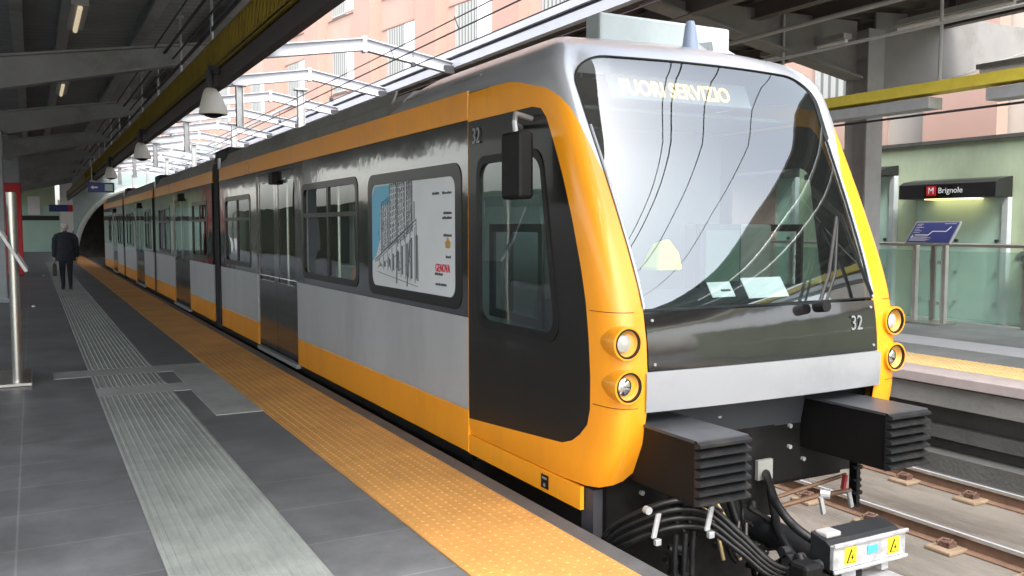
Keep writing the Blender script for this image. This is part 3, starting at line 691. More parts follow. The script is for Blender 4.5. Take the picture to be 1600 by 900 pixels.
bo = MB().obox((13.2, 9.74, 1.50), (0, 1, 0), (.62, 0, .78), (.78, 0, -.62), .42, .235, .02).build('board', M['galv'], t, bevel=.004)
def bp(u, v, d=.0225):
    c = Vector((13.2, 9.74, 1.50)) - Vector((.78, 0, -.62)) * d; return c + Vector((0, -1, 0)) * u + Vector((.62, 0, .78)).normalized() * v
n_ = Vector((.78, 0, -.62))
MB().obox((Vector((13.2, 9.74, 1.50)) - n_ * .022), (0, 1, 0), (.62, 0, .78), n_, .395, .21, .003).build('map_sheet', M['blue'], bo)
mb = MB()
def seg(u0, v0, u1, v1, w=.008):
    a_, b_ = bp(u0, v0, .027), bp(u1, v1, .027); mb.beam(a_, b_, w, .003, up=n_)
for q in ((-.3, -.06, -.05, -.06), (-.05, -.06, .0, .02), (.0, .02, .25, .02), (.25, .02, .3, .12), (-.34, -.06, -.34, -.12)): seg(*q, w=.014)
for k in range(6): seg(-.36, .17 - k * .035, -.36 + random.uniform(.08, .2), .17 - k * .035, .006)
for k in range(5): seg(-.36, -.1 - k * .02, .0 + random.uniform(-.05, .1), -.1 - k * .02, .005)
seg(.15, .18, .36, .18, .006)
mb.build('map_line', M['textwhite'], bo)

# ------------------------------------------------------------------ THE TRAIN
X0, X1 = 2.62, 4.81; XC = 3.69
train = empty('metro_train', (XC, 3.7, -.9), 'orange, silver and black articulated metro train numbered 32 standing at the platform', 'train')
ZT = [(.10, 3.98), (.18, 3.90), (.24, 3.87), (.35, 3.79), (.5, 3.74), (.63, 3.725), (.84, 3.725), (1.0, 3.735), (1.15, 3.76), (1.38, 3.84), (1.72, 3.99), (2.04, 4.145), (2.27, 4.26), (2.5, 4.36), (2.62, 4.44), (2.70, 4.53), (2.77, 4.72), (2.83, 5.0), (2.86, 5.4)]
def interp(T, z):
    if z <= T[0][0]: return T[0][1]
    for (a_, b_), (c_, d_) in zip(T, T[1:]):
        if z <= c_:
            t_ = (z - a_) / (c_ - a_); return b_ + (d_ - b_) * t_
    return T[-1][1]
YFC = {}
def Yf(z):
    k = round(z, 4)
    if k not in YFC:
        sg = .11 if z < 2.45 else .11 - .09 * min(1, (z - 2.45) / .25); W_ = [math.exp(-.5 * (j / 6) ** 2) for j in range(-12, 13)]; YFC[k] = sum(interp(ZT, z + sg * j / 6) * W_[j + 12] for j in range(-12, 13)) / sum(W_)
    return YFC[k]
def hw(z):
    if z < .32: return 1.07 - .05 * ((.32 - z) / .3) ** 1.6
    if z < 2.42: return 1.07
    t_ = min((z - 2.42) / .46, .999); return 1.07 * (1 - t_ ** 2.5) ** (1 / 2.5)
CB, CA = .30, .19
def CAz(z):
    t_ = min(1, max(0, (z - 1.1) / 1.4)); return .19 - .085 * t_ ** 1.2
def cabmap(u, z, d=0.0, rear=5.5):
    """u 0..1 left side, 1..2 left corner, 2..4 front, 4..5 right corner, 5..6 right side; d = outward offset"""
    h = hw(z) + d; yf = Yf(z) - d; mir = u > 3; uu = 6 - u if mir else u
    cb, ca = CB + d, min(CAz(z), h * .45)
    if mir: h += .05; ca += .05
    rr_ = rear if z < 2.5 else rear + (7.0 - rear) * min(1, (z - 2.5) / .03) - max(0, (z - 2.53)) * 2.6
    if uu <= 1: x, y = h, rr_ + (yf + cb - rr_) * uu
    elif uu <= 2:
        t_ = (uu - 1) * math.pi / 2
        x = h - ca * (1 - math.cos(t_) ** .5 if math.cos(t_) > 1e-6 else 1); y = yf + cb * (1 - math.sin(t_) ** .56)
    else:
        f = (uu - 2); x = (h - ca) * (1 - f); bz = min(1, max(0, (z - 1.1) / 1.0)); y = yf - (.03 + .08 * bz * bz * (3 - 2 * bz)) * (1 - (1 - f) ** 2)
    return (XC + (x if mir else -x), y, z)
def side2u(y, z, rear=5.5):
    return ((rear - y) / (rear - Yf(z) - CB), z)
def front2u(x, z):
    f = 1 - abs(x - XC) / .88; u = 2 + f; return (6 - u if x > XC else u, z)
def mir(o_poly): return [(6 - u, v) for u, v in o_poly]
# dark side panel outline in (Y,z)
sp_ = [(5.4993, .28), (5.4993, 2.31)] + [(4.62, 2.31), (4.54, 2.29), (4.47, 2.23), (4.42, 2.15), (4.33, 2.0), (4.26, 1.87), (4.17, 1.65), (4.09, 1.40), (4.04, 1.2), (4.01, 1.0), (3.99, .8), (3.99, .62), (4.02, .53), (4.08, .46), (4.16, .41), (4.27, .375)]
spu = [side2u(*p) for p in dens(sp_, .1)]
cw = rrect(4.52, 5.34, .96, 2.04, .10, rs=(.10, .10, .12, .12))
# front edge of the cab window leans with the pillar
cw = [(y - (.20 * (2.04 - z) / 1.08 if y < 4.9 else 0), z) for y, z in cw]
cwu = [side2u(*p) for p in dens(cw, .06)]
# orange wrap: both sides and corners, hole = side panel
def orange_outline():
    P = [side2u(5.5, .17)]
    P += [side2u(y, .17 + .0) for y in (5.0, 4.6, 4.3)]
    P += [(1.2, .18), (1.5, .19), (1.8, .21), (1.95, .23), (2.0, .28)]
    P += [(2.0, z) for z in (.45, .63, .84, 1.0, 1.15, 1.3, 1.5, 1.7, 1.9)]
    P += [(1.97, 2.05), (1.9, 2.17), (1.75, 2.27), (1.5, 2.34), (1.2, 2.40), (1.0, 2.44), (.85, 2.475), (.7, 2.495), (.5, 2.50), (0, 2.50)]
    return P
oo = orange_outline()
surf('cab_shell', oo, [spu], cabmap, .02, M['orange'], train, grid=.07, gu=.1, smooth=True, step=.3)
surf('cab_shell', mir(oo), [mir(spu)], cabmap, .02, M['orange'], train, grid=.07, gu=.1, smooth=True, step=.3)
dp = surf('cab_side_panel', spu, [cwu], cabmap, .02, M['dark_flat'], train, grid=.08, gu=.1, smooth=True, step=.3, off=-.003)
surf('cab_side_panel', mir(spu), [mir(cwu)], cabmap, .02, M['dark_flat'], train, grid=.08, gu=.1, smooth=True, step=.3, off=-.003)
def shrink(poly, k, c=None):
    c = c or (sum(p[0] for p in poly) / len(poly), sum(p[1] for p in poly) / len(poly))
    return [(c[0] + (p[0] - c[0]) * k[0], c[1] + (p[1] - c[1]) * k[1]) for p in poly]
for fm in (lambda q: q, mir):
    w_ = surf('cab_side_window', fm(cwu), [], cabmap, .006, M['cabglass'], train, grid=.2, gu=.2, off=-.012, step=.5)
    surf('window_gasket', fm(shrink(cwu, (1.05, 1.045))), [fm(shrink(cwu, (.95, .955)))], cabmap, .02, M['rubber'], w_, grid=.3, gu=.3, off=.004, step=.5)
    # inner sliding sash
    a_ = [side2u(y, z) for y, z in dens([(5.24, 1.02), (4.55, 1.0), (4.55, 1.62), (5.24, 1.62)], .2)]
    b_ = [side2u(y, z) for y, z in dens([(5.18, 1.07), (4.60, 1.05), (4.60, 1.57), (5.18, 1.57)], .2)]
    surf('sliding_sash', fm(a_), [fm(b_)], cabmap, .02, M['rubber'], w_, grid=.4, gu=.4, off=-.03, step=.5)
    a_ = [side2u(y, z) for y, z in dens([(4.98, 1.07), (4.94, 1.07), (4.94, 1.57), (4.98, 1.57)], .2)]
    surf('sash_bar', fm(a_), [], cabmap, .02, M['rubber'], w_, grid=.4, gu=.4, off=-.03, step=.5)
# windscreen
ws = rrect(2.815, 4.565, 1.165, 2.60, .2, 10, rs=(.20, .20, .025, .025))
wsu = [front2u(x, z) for x, z in dens(ws, .1)]
wsg = surf('windscreen', wsu, [], cabmap, .008, M['wsglass'], train, grid=.08, gu=.1, off=-.006, smooth=True, step=.5)
def silver_outline():
    P = [(2.0, 1.165), (2.0, 1.3), (2.0, 1.5), (2.0, 1.7), (2.0, 1.9), (1.97, 2.05), (1.9, 2.17), (1.75, 2.27), (1.5, 2.34), (1.2, 2.40), (1.0, 2.44), (.85, 2.475), (.7, 2.495), (.5, 2.505), (0, 2.505)]
    return P
so = silver_outline()
top = [(0, 2.53), (0, 2.845), (1, 2.85), (2, 2.85), (3, 2.852), (4, 2.85), (5, 2.85), (6, 2.845), (6, 2.53)]
full = so + top + mir(so)[::-1]
full = full + []
ws2 = [(u, z) for u, z in wsu]
# bottom closes along the lower windscreen edge: slit the ring by a thin sill
surf('silver_hood', full, [shrink(wsu, (.998, .998))], cabmap, .02, M['silver'], train, grid=.05, gu=.07, off=.0, smooth=True, step=.3)
# roof crown cap
mb = MB(); ring = [cabmap(6 * k / 48, 2.85) for k in range(49)]
cx_, cy_ = XC, 6.0; mb.add(ring + [(XC, 5.8, 2.868)], [(k, k + 1, 49) for k in range(48)] + [(48, 0, 49)])
mb.build('hood_crown', M['silver'], train, smooth=True)
surf('windscreen_gasket', [front2u(x, z) for x, z in dens(rrect(2.812, 4.568, 1.162, 2.603, .2, 10, rs=(.203, .203, .028, .028)), .1)], [[front2u(x, z) for x, z in dens(rrect(2.819, 4.561, 1.170, 2.597, .2, 10, rs=(.197, .197, .02, .02)), .1)]], cabmap, .02, M['rubber'], wsg, grid=.3, gu=.3, off=.003, step=.5, smooth=True)
# bright trim beads down the pillars
for fm in (lambda u: u, lambda u: 6 - u):
    MB().tube([cabmap(fm(2.015 if z < 2.1 else 2.015), z, .003) for z in [1.17 + .05 * k for k in range(21)]], .008, 8).build('trim_strip', M['silver'], wsg, smooth=True)
    for zz in (1.155, .655): MB().tube([cabmap(fm(1.06 + .0465 * k), zz, .0002) for k in range(20)], .0022, 5).build('panel_seam', mat('seam_shadow_brown', (.16, .06, .01), .6), train)
# front black panel, silver bar
fp = [front2u(x, z) for x, z in dens([(2.82, .845), (4.56, .845), (4.56, 1.15), (2.82, 1.15)], .1)]
f_ = surf('front_panel', fp, [], cabmap, .02, M['dark'], train, grid=.1, gu=.12, off=.002, smooth=True, step=.5)
text('fleet_number', '32', .125, (4.37, 3.722, 1.02), rotm((1, .02, 0), (0, .05, 1)), M['textgrey'], f_, sx=.85)
for x in (2.86, 4.52):
    for z in (.88, 1.11):
        p = cabmap(*front2u(x, z), .004); MB().tube([(p[0], p[1] + .004, p[2]), (p[0], p[1] - .004, p[2])], .008, 8).build('panel_screw', M['galv'], f_)
bb = [front2u(x, z) for x, z in dens([(2.81, .63), (4.57, .63), (4.57, .84), (2.81, .84)], .1)]
surf('bumper_bar', bb, [], cabmap, .05, M['silver'], train, grid=.06, gu=.12, off=.012, smooth=True, step=.5)
# wipers
w_ = MB().tube([(3.98, 3.66, 1.15), (4.10, 3.70, 1.33), (4.33, 3.86, 1.66)], .011, 6).tube([(4.03, 3.66, 1.15), (4.15, 3.70, 1.33), (4.35, 3.87, 1.67)], .008, 6).build('wiper', M['rubber'], train)
MB().tube([(4.36, 3.86, 1.68), (4.42, 3.79, 1.44), (4.47, 3.70, 1.19)], .012, 6).tube([(4.34, 3.86, 1.68), (4.44, 3.78, 1.40)], .006, 6).build('wiper_blade', M['rubber'], w_)
MB().tube([(4.0, 3.70, 1.14), (4.0, 3.62, 1.15)], .035, 12).build('wiper_hub', M['rubber'], w_)
# destination display behind the glass
ds = MB().obox((3.64, 4.52, 2.45), (1, 0, 0), (0, -.4, -.9), (0, .9, -.4), .56, .085, .015).build('destination_display', mat('display_panel', (.20, .21, .22), .5), train)
text('destination_lettering', 'FUORI SERVIZIO', .15, (3.60, 4.50, 2.45), rotm((1, 0, 0), (0, .4, .9)), M['amber'], ds, sx=.80)
# headlights
for sx_, xl in ((-1, 2.68), (1, 4.71)):
    for z, kind in ((1.0, 'grey'), (.775, 'clear')):
        y0 = Yf(z) - .02
        z += .02 if sx_ > 0 else 0
        cxl = (xl, y0, z)
        h = MB().tube([(xl - sx_ * .02, y0 + .17, z), (xl - sx_ * .012, y0 + .11, z), (xl, y0 + .04, z), (xl, y0 - .0, z)], [.075, .082, .088, .088], 28, cap=False).build('headlight', M['orange'], train, smooth=True)
        def annulus(ra, rb, yy): return [(xl + r_ * math.cos(t_), yy, z + r_ * math.sin(t_)) for r_ in (ra, rb) for t_ in [2 * math.pi * k / 32 for k in range(32)]], [(k, (k + 1) % 32, 32 + (k + 1) % 32, 32 + k) for k in range(32)]
        MB().add(*annulus(.077, .0885, y0 - .002)).tube([(xl, y0 - .002, z), (xl, y0 + .008, z)], [.0885, .089], 32, cap=False).build('lamp_ring', M['orange'], h, smooth=True)
        MB().add(*annulus(.069, .078, y0 - .004)).tube([(xl, y0 - .004, z), (xl, y0 + .012, z)], [.069, .069], 32, cap=False).build('bezel', M['rubber'], h)
        MB().tube([(xl, y0 + .012, z), (xl, y0 + .035, z), (xl, y0 + .05, z)], [.069, .055, .004], 32, cap=False).build('reflector', mat('lamp_bowl_amber', (.62, .34, .08), .3), h, smooth=True)
        MB().tube([(xl - .012, y0 + .045, z), (xl - .012, y0 + .022, z), (xl - .012, y0 + .014, z), (xl - .012, y0 + .012, z)], [.048, .045, .028, .005], 24).build('bulb_lens', M['chrome'] if kind == 'clear' else M['lampgrey'], h, smooth=True)
# mirror on the side
m_ = MB().box(2.40, 2.50, 4.38, 4.60, 1.76, 2.14).build('wing_mirror', M['black'], train, bevel=.02)
MB().box(2.415, 2.485, 4.60, 4.603, 1.79, 2.11).build('mirror_glass', M['chrome'], m_)
MB().tube([(2.62, 4.62, 2.24), (2.50, 4.60, 2.26), (2.45, 4.52, 2.20), (2.45, 4.5, 2.12)], .016, 8).tube([(2.62, 4.74, 2.2), (2.5, 4.6, 2.2)], .012, 8).build('mirror_arm', M['galv'], m_)
text('side_number', '32', .15, (2.612, 5.36, 2.20), FACE_LEFT, M['textgrey'], dp, sx=.8)
# lower skirt of the cab below the door line
for xs, s in ((X0, 1), (X1, -1)):
    MB().box(xs + s * .004, xs + s * .03, 4.08, 5.5, .035, .165).build('cab_skirt', M['orange'], train)
q = MB().box(X0 - .002, X0 + .003, 4.42, 4.50, .06, .14).build('jacking_mark', M['black'], train)
MB().box(X0 - .004, X0 - .002, 4.435, 4.485, .115, .128).box(X0 - .004, X0 - .002, 4.45, 4.47, .07, .09).build('mark_symbol', M['textgrey'], q)
mb = MB()
for k in range(3): mb.box(2.66 + 0, 2.70, 4.0 + k * .0, 4.04, .03 + k * .03, .045 + k * .03)
# hood roof details
MB().box(3.34, 4.46, 4.98, 5.16, 2.78, 3.02).build('roof_unit', mat('grey_green_roof_unit', (.36, .41, .41), .4), train, bevel=.02)
MB().tube([(3.80, 4.62, 2.68), (3.80, 4.62, 2.75), (3.80, 4.62, 2.90), (3.80, 4.62, 2.93)], [.06, .055, .035, .025], 14).build('antenna', mat('blue_grey_plastic', (.25, .31, .42), .4), train, smooth=True)
MB().add([(4.0, 4.62, 2.74), (4.35, 4.62, 2.70), (4.0, 4.95, 2.80), (4.35, 4.95, 2.78), (4.02, 4.66, 2.83), (4.1, 4.9, 2.87)], [(0, 1, 4), (1, 3, 5, 4), (0, 4, 5, 2), (2, 5, 3), (0, 2, 3, 1)]).build('roof_fin', M['alud'], train)

# carriages -----------------------------------------------------------
def smap(side):
    if side < 0: return lambda y, z, d: (X0 - d, y, z)
    return lambda y, z, d: (X1 + d, y, z)
ZS = (.04, .34, .98, 2.32, 2.52)
def carriage(y0, y1, wins_l, doors, posters=(), front=False):
    for side in (-1, 1):
        if side < 0: wins = wins_l
        else:
            cu_ = [y0] + [v for d in sorted(doors) for v in d] + [y1]
            wins = [(cu_[i] + .25, cu_[i + 1] - .25, 1.0, 2.06) for i in range(0, len(cu_), 2)]; posters = ()
        fm = smap(side); xs = X0 if side < 0 else X1; s = -side
        op = sorted([(a_, b_) for a_, b_ in doors]); cuts = [y0] + [v for d in op for v in d] + [y1]
        spans = [(cuts[i], cuts[i + 1]) for i in range(0, len(cuts), 2)]
        for (a_, b_) in spans:
            MB().box(min(xs, xs + s * .03), max(xs, xs + s * .03), a_ + .004, b_ - .004, ZS[0], ZS[1] - .003).build('skirt_panel', M['orange'], train, bevel=.004)
            MB().box(min(xs, xs + s * .03), max(xs, xs + s * .03), a_ + .004, b_ - .004, ZS[1], ZS[2]).build('lower_panel', M['alu'], train, bevel=.003)
        holes = [rrect(a_, b_, z0, z1, .09) for a_, b_, z0, z1 in wins] + [rrect(a_, b_, z0, z1, .09) for a_, b_, z0, z1 in posters]
        holes += [[(a_, ZS[2] + .001), (b_, ZS[2] + .001), (b_, 2.27), (a_, 2.27)] for a_, b_ in doors]
        surf('window_band', [(y0, ZS[2]), (y1, ZS[2]), (y1, ZS[3]), (y0, ZS[3])], holes, fm, .03, M['dark'], train)
        surf('inner_lining', [(y0 + .01, .06), (y1 - .01, .06), (y1 - .01, 2.34), (y0 + .01, 2.34)], [rrect(a_, b_, z0, z1, .09) for a_, b_, z0, z1 in wins] + [[(a_ + .01, .07), (b_ - .01, .07), (b_ - .01, 2.27), (a_ + .01, 2.27)] for a_, b_ in doors], fm, .008, M['lining'], train, off=-.045)
        mb = MB().box(min(xs, xs + s * .03), max(xs, xs + s * .03), y0, y1, ZS[3] + .003, ZS[4])
        mb.build('upper_panel', M['orange'], train, bevel=.004)
        for a_, b_, z0, z1 in wins:
            w = surf('window', rrect(a_ + .0, b_ - .0, z0, z1, .09), [], fm, .006, M['sideglass'], train, off=-.012)
            surf('frame', rrect(a_ - .035, b_ + .035, z0 - .035, z1 + .035, .11), [rrect(a_ + .03, b_ - .03, z0 + .03, z1 - .03, .07)], fm, .025, M['dark_flat'], w, off=.006)
            zz = z0 + (z1 - z0) * .68; ym = (a_ + b_) / 2
            g = MB(); xa, xb = (xs - .004, xs + .03) if side < 0 else (xs - .03, xs + .004)
            g.box(xa, xb, a_ + .03, b_ - .03, zz - .022, zz + .022); g.box(xa + .002, xb - .002, ym - .03, ym + .03, z0 + .03, z1 - .03)
            g.build('glazing_bar', M['dark_flat'], w)
        for a_, b_ in doors:
            ym = (a_ + b_) / 2
            for (p0, p1) in ((a_ + .008, ym - .006), (ym + .006, b_ - .008)):
                d = surf('door', [(p0, .05), (p1, .05), (p1, 2.265), (p0, 2.265)], [rrect(p0 + .10, p1 - .10, .92, 2.16, .06)], fm, .03, M['dark'], train, off=-.014)
                surf('door_window', rrect(p0 + .10, p1 - .10, .92, 2.16, .06), [], fm, .006, M['sideglass'], d, off=-.02)
            xa, xb = (xs - .02, xs + .04) if side < 0 else (xs - .04, xs + .02)
            MB().box(xa, xb, a_, b_, -.01, .035).build('door_sill', M['galv'], train)
            xa, xb = (xs - .01, xs + .0) if side < 0 else (xs + .0, xs + .01)
            MB().box(xs - .05, xs + .05, ym - .09, ym + .09, 2.12, 2.27).build('door_camera', M['black'], train, bevel=.01)
    # roof, fairing, floor
    P = [(X0 + .02, 2.525), (X0 + .05, 2.62), (X0 + .14, 2.70), (X0 + .35, 2.74), (XC, 2.76), (X1 - .35, 2.74), (X1 - .14, 2.70), (X1 - .05, 2.62), (X1 - .02, 2.525)]
    ya = y0 if not front else 6.75
    MB().prism(P, lambda u, v, w: (u, w, v), ya + .05, y1 - .05).build('roof', M['roofgrey'], train)
    if front: MB().prism([(p[0], min(p[1], 2.66)) for p in P], lambda u, v, w: (u, w, v), 5.4, 6.75).build('roof', M['roofgrey'], train)
    for xs, s in ((X0, 1), (X1, -1)):
        L = y1 - ya - 1.0; n = max(2, int(L / 1.35)); mb = MB()
        # fairing stands on short feet leaving dark slits above the orange
        x_a, x_b = xs + s * .035, xs + s * .06
        yy = ya + .35
        MB().add([(x_a, yy, 2.565), (x_a, y1 - .35, 2.565), (x_b + s * .04, y1 - .35, 2.735), (x_b + s * .04, yy, 2.735), (x_a + s * .02, yy, 2.565), (x_a + s * .02, y1 - .35, 2.565), (x_b + s * .06, y1 - .35, 2.735), (x_b + s * .06, yy, 2.735)],
                 [(0, 1, 2, 3), (4, 7, 6, 5), (0, 3, 7, 4), (1, 5, 6, 2), (3, 2, 6, 7), (0, 4, 5, 1)]).build('roof_fairing', M['roofgrey'], train)
        for k in range(n):
            mb.box(min(x_a - s * .006, x_a + s * .02), max(x_a - s * .006, x_a + s * .02), yy + k * L / n, yy + k * L / n + .16, 2.522, 2.575)
        mb.build('fairing_foot', M['roofgrey'], train)
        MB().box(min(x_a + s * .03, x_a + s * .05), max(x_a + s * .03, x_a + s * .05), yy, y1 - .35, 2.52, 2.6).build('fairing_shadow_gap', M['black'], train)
    MB().box(X0 + .04, X1 - .04, y0, y1, -.02, .04).build('floor', M['intd'], train)
    MB().box(X0 + .06, X1 - .06, y0, y1, -.75, -.03).box(X0 + .03, X0 + .06, y0, y1, -.3, .02).box(X1 - .06, X1 - .03, y0, y1, -.3, .02).build('underframe', M['black'], train)
    MB().box(X0 + .05, X1 - .05, y0 + .05, y1 - .05, 2.36, 2.38).build('ceiling', M['lining'], train)
def seatrow(y, x0, m):
    s = MB().box(x0, x0 + .42, y, y + .42, .42, .48).build('seat', m, train, bevel=.03)
    MB().box(x0 + .01, x0 + .41, y + .38, y + .44, .48, .98).build('backrest', m, s, bevel=.03)
    MB().box(x0 + .14, x0 + .28, y + .1, y + .35, .04, .42).build('pedestal', M['intd'], s)
W1 = (7.86, 9.70, 1.08, 2.03)
carriage(5.5, 14.7, [W1, (12.4, 14.15, 1.08, 2.02)], [(10.0, 12.0)], [(5.68, 7.46, 1.08, 1.98)], front=True)
carriage(15.3, 23.1, [(15.8, 17.35, 1.08, 2.02), (20.4, 22.3, 1.08, 2.02)], [(17.8, 19.9)])
carriage(23.55, 31.2, [(24.0, 25.2, 1.08, 2.02), (28.4, 30.4, 1.08, 2.02)], [(25.6, 27.8)])
carriage(31.75, 40.2, [(32.2, 33.8, 1.08, 2.02), (36.6, 37.7, 1.08, 2.02)], [(34.1, 35.9)])
MB().box(X0, X1, 40.2, 40.3, .04, 2.7).build('rear_end', M['orange'], train, bevel=.03)
for (a_, b_) in ((14.7, 15.3), (23.1, 23.55), (31.2, 31.75)):
    mb = MB(); n = 7
    for k in range(n):
        ya = a_ + (b_ - a_) * k / n; w = (b_ - a_) / n
        mb.box(X0 + .03, X1 - .03, ya + .005, ya + w * .75, -.05, 2.62); mb.box(X0 + .055, X1 - .055, ya, ya + w, -.02, 2.60)
    mb.build('gangway_bellows', M['bellows'], train)
    MB().box(X0 - .0, X0 + .03, a_ - .10, a_, .04, 2.68).build('end_frame', M['galv'], train)
    MB().box(X0 + .1, X1 - .1, a_ - .2, b_ + .2, 2.62, 2.86).build('gangway_cover', M['black'], train, bevel=.04)
for y in (6.0, 6.9, 8.0, 8.9, 12.7, 13.5): seatrow(y, X1 - .55, M['seato'] if y in (8.0, 12.7) else M['seat'])
for y in (8.3, 9.2, 13.1, 16.0, 16.9, 20.8, 21.6, 24.3, 29.0): seatrow(y, X0 + .12, M['seat'])
for y in (9.85, 12.15, 17.6, 20.1, 25.4, 28.0): MB().tube([(X0 + .45, y, .04), (X0 + .45, y, 2.36)], .018, 8).build('grab_pole', M['steel'], train)
# poster on the side window: a plain sketched street on white vinyl
pm = surf('advert_panel', rrect(5.70, 7.44, 1.10, 1.96, .09), [], smap(-1), .01, M['paper'], train, off=.003)
pf = surf('advert_frame', rrect(5.60, 7.54, 1.02, 2.05, .12), [rrect(5.70, 7.44, 1.10, 1.96, .09)], smap(-1), .02, M['dark_flat'], pm, off=.006)
surf('advert_sky', [(7.43, 1.30), (7.43, 1.86), (7.36, 1.945), (6.98, 1.95), (7.02, 1.80), (7.22, 1.77), (7.24, 1.50), (7.34, 1.36)], [], smap(-1), .002, M['skyvinyl'], pm, off=.0055)
mb = MB()
def ink(ya, za, yb, zb, w=.006):
    mb.beam((X0 - .006, ya, za), (X0 - .006, yb, zb), w, .002, up=(1, 0, 0))
rn = random.Random(3)
# tall blocks in perspective, drawn from right (near) to left (far)
for (ya, yb, zb0, zb1, zt0, zt1) in ((7.20, 7.03, 1.38, 1.42, 1.80, 1.84), (7.0, 6.84, 1.42, 1.47, 1.95, 1.955), (6.82, 6.66, 1.44, 1.50, 1.95, 1.955), (6.62, 6.50, 1.52, 1.56, 1.95, 1.955)):
    ink(ya, zb0, ya, zt0); ink(yb, zb1, yb, zt1); ink(ya, zt0, yb, zt1)
    for k in range(11):
        f = (k + .5) / 11; z0_ = zb0 + (zt0 - zb0) * f; z1_ = zb1 + (zt1 - zb1) * f
        ink(ya, z0_, yb, z1_, .003)
        for j in range(4):
            g = (j + .5) / 4; yy = ya + (yb - ya) * g; zz = z0_ + (z1_ - z0_) * g
            ink(yy, zz + .004, yy + rn.uniform(-.006, .006), zz + .026 + rn.uniform(0, .01), rn.choice((.006, .010, .014)))
ink(7.36, 1.32, 6.42, 1.66, .01); ink(7.36, 1.30, 6.42, 1.63, .005); ink(6.42, 1.66, 6.42, 1.20, .006); ink(6.46, 1.66, 6.46, 1.80, .012)
for k in range(9):
    yy = 7.25 - k * .1; zt = 1.33 + k * .034; zb = 1.26 - k * .012
    ink(yy, zt, yy, zb, .005)
    if k % 2: ink(yy - .03, zt - .05, yy - .03, zb + .02, .028)
    else:
        for j in range(5): ink(yy - .02 - .01 * j, zt - .04 - rn.random() * .03, yy - .02 - .012 * j, zb + rn.random() * .06, .003)
ink(7.3, 1.22, 6.4, 1.14, .004); ink(6.62, 1.1 + .03, 6.55, 1.5, .02); ink(6.85, 1.14, 6.83, 1.4, .02)
for k in range(60):
    yy = rn.uniform(6.5, 7.3); zz = rn.uniform(1.25, 1.9)
    if zz < 1.3 + (7.3 - yy) * .5 + .4: ink(yy, zz, yy + rn.uniform(-.05, .05), zz + rn.uniform(-.04, .04), .003)
mb.build('advert_sketch', M['ink'], pm)
text('advert_lettering', 'GENOVA', .085, (5.86, 6 and X0 and 1.27, 0), FACE_LEFT, M['textred'], pm) if False else None
text('advert_lettering', 'GENOVA', .085, (X0 - .006, 5.92, 1.30), FACE_LEFT, M['textred'], pm, sx=.75)
for s_, z_, sz in (('mobilità', 1.80, .05), ('trasporti', 1.68, .035), ('città', 1.60, .035), ('metropoli', 1.20, .045)):
    pass
mb = MB()
for (ya, yb, z) in ((6.10, 5.98, 1.845), (5.92, 5.76, 1.845), (5.90, 5.76, 1.70), (5.92, 5.76, 1.665), (5.90, 5.76, 1.54), (5.86, 5.78, 1.385), (6.06, 5.92, 1.255), (6.05, 5.86, 1.18)):
    k = ya
    while k > yb: ink_l = .006 + rn.random() * .008; mb.box(X0 - .007, X0 - .004, k - ink_l, k, z - .007, z + .006 + rn.random() * .008); k -= ink_l + .005
mb.build('advert_small_print', M['textdark'], pm)
MB().prism([(5.86, 1.45), (5.79, 1.45), (5.78, 1.49), (5.80, 1.50), (5.825, 1.53), (5.85, 1.50), (5.87, 1.49)], lambda u, v, w: (w, u, v), X0 - .007, X0 - .004).build('advert_crest', mat('ochre_print', (.45, .25, .05), .6), pm)

# cab interior
MB().box(X0 + .05, X1 - .05, 5.40, 5.46, .04, 2.3).build('cab_partition', M['interior'], train)
MB().box(3.75, 4.35, 5.38, 5.399, 1.1, 2.1).build('partition_window', mat('dim_green_pane', (.07, .11, .09), .4), train)
MB().prism([(4.0, .2), (4.75, .2), (4.75, 1.14), (4.35, 1.22), (4.0, 1.10), (3.86, 1.08), (3.86, .9)], lambda u, v, w: (w, u, v), X0 + .10, X1 - .10).build('dashboard', M['intd'], train)
MB().box(3.85, 4.2, 4.55, 4.6, 1.2, 1.62).build('cab_monitor', M['intd'], train)
MB().box(3.88, 4.17, 4.53, 4.549, 1.24, 1.58).build('monitor_screen', mat('pale_green_screen', (.07, .12, .09), .4), train)
MB().box(4.15, 4.55, 4.62, 5.1, 1.1, 1.62).build('equipment_box', mat('beige_box', (.15, .155, .135), .6), train, bevel=.02)
MB().box(2.9, 3.4, 4.95, 5.05, .6, 1.55).box(2.9, 3.4, 4.6, 5.05, .5, .6).build('driver_seat', M['intd'], train, bevel=.03)
MB().box(X0 + .08, X1 - .08, 4.6, 5.4, 2.32, 2.34).build('cab_ceiling', M['interior'], train)
v = MB().add([(3.405, 4.42, 1.330), (3.595, 4.40, 1.330), (3.609, 4.46, 1.439), (3.541, 4.48, 1.534), (3.473, 4.48, 1.507), (3.405, 4.62, 1.330), (3.595, 4.62, 1.330), (3.595, 4.60, 1.425), (3.541, 4.58, 1.507), (3.473, 4.58, 1.493)],
             [(0, 1, 2, 3, 4), (5, 9, 8, 7, 6), (0, 5, 6, 1), (1, 6, 7, 2), (2, 7, 8, 3), (3, 8, 9, 4), (4, 9, 5, 0)]).build('safety_vest', M['hivis'], loc=(3.48, 4.5, 1.25), bevel=.02)
tag(v, 'folded fluorescent yellow safety vest lying in the cab behind the windscreen', 'vest')
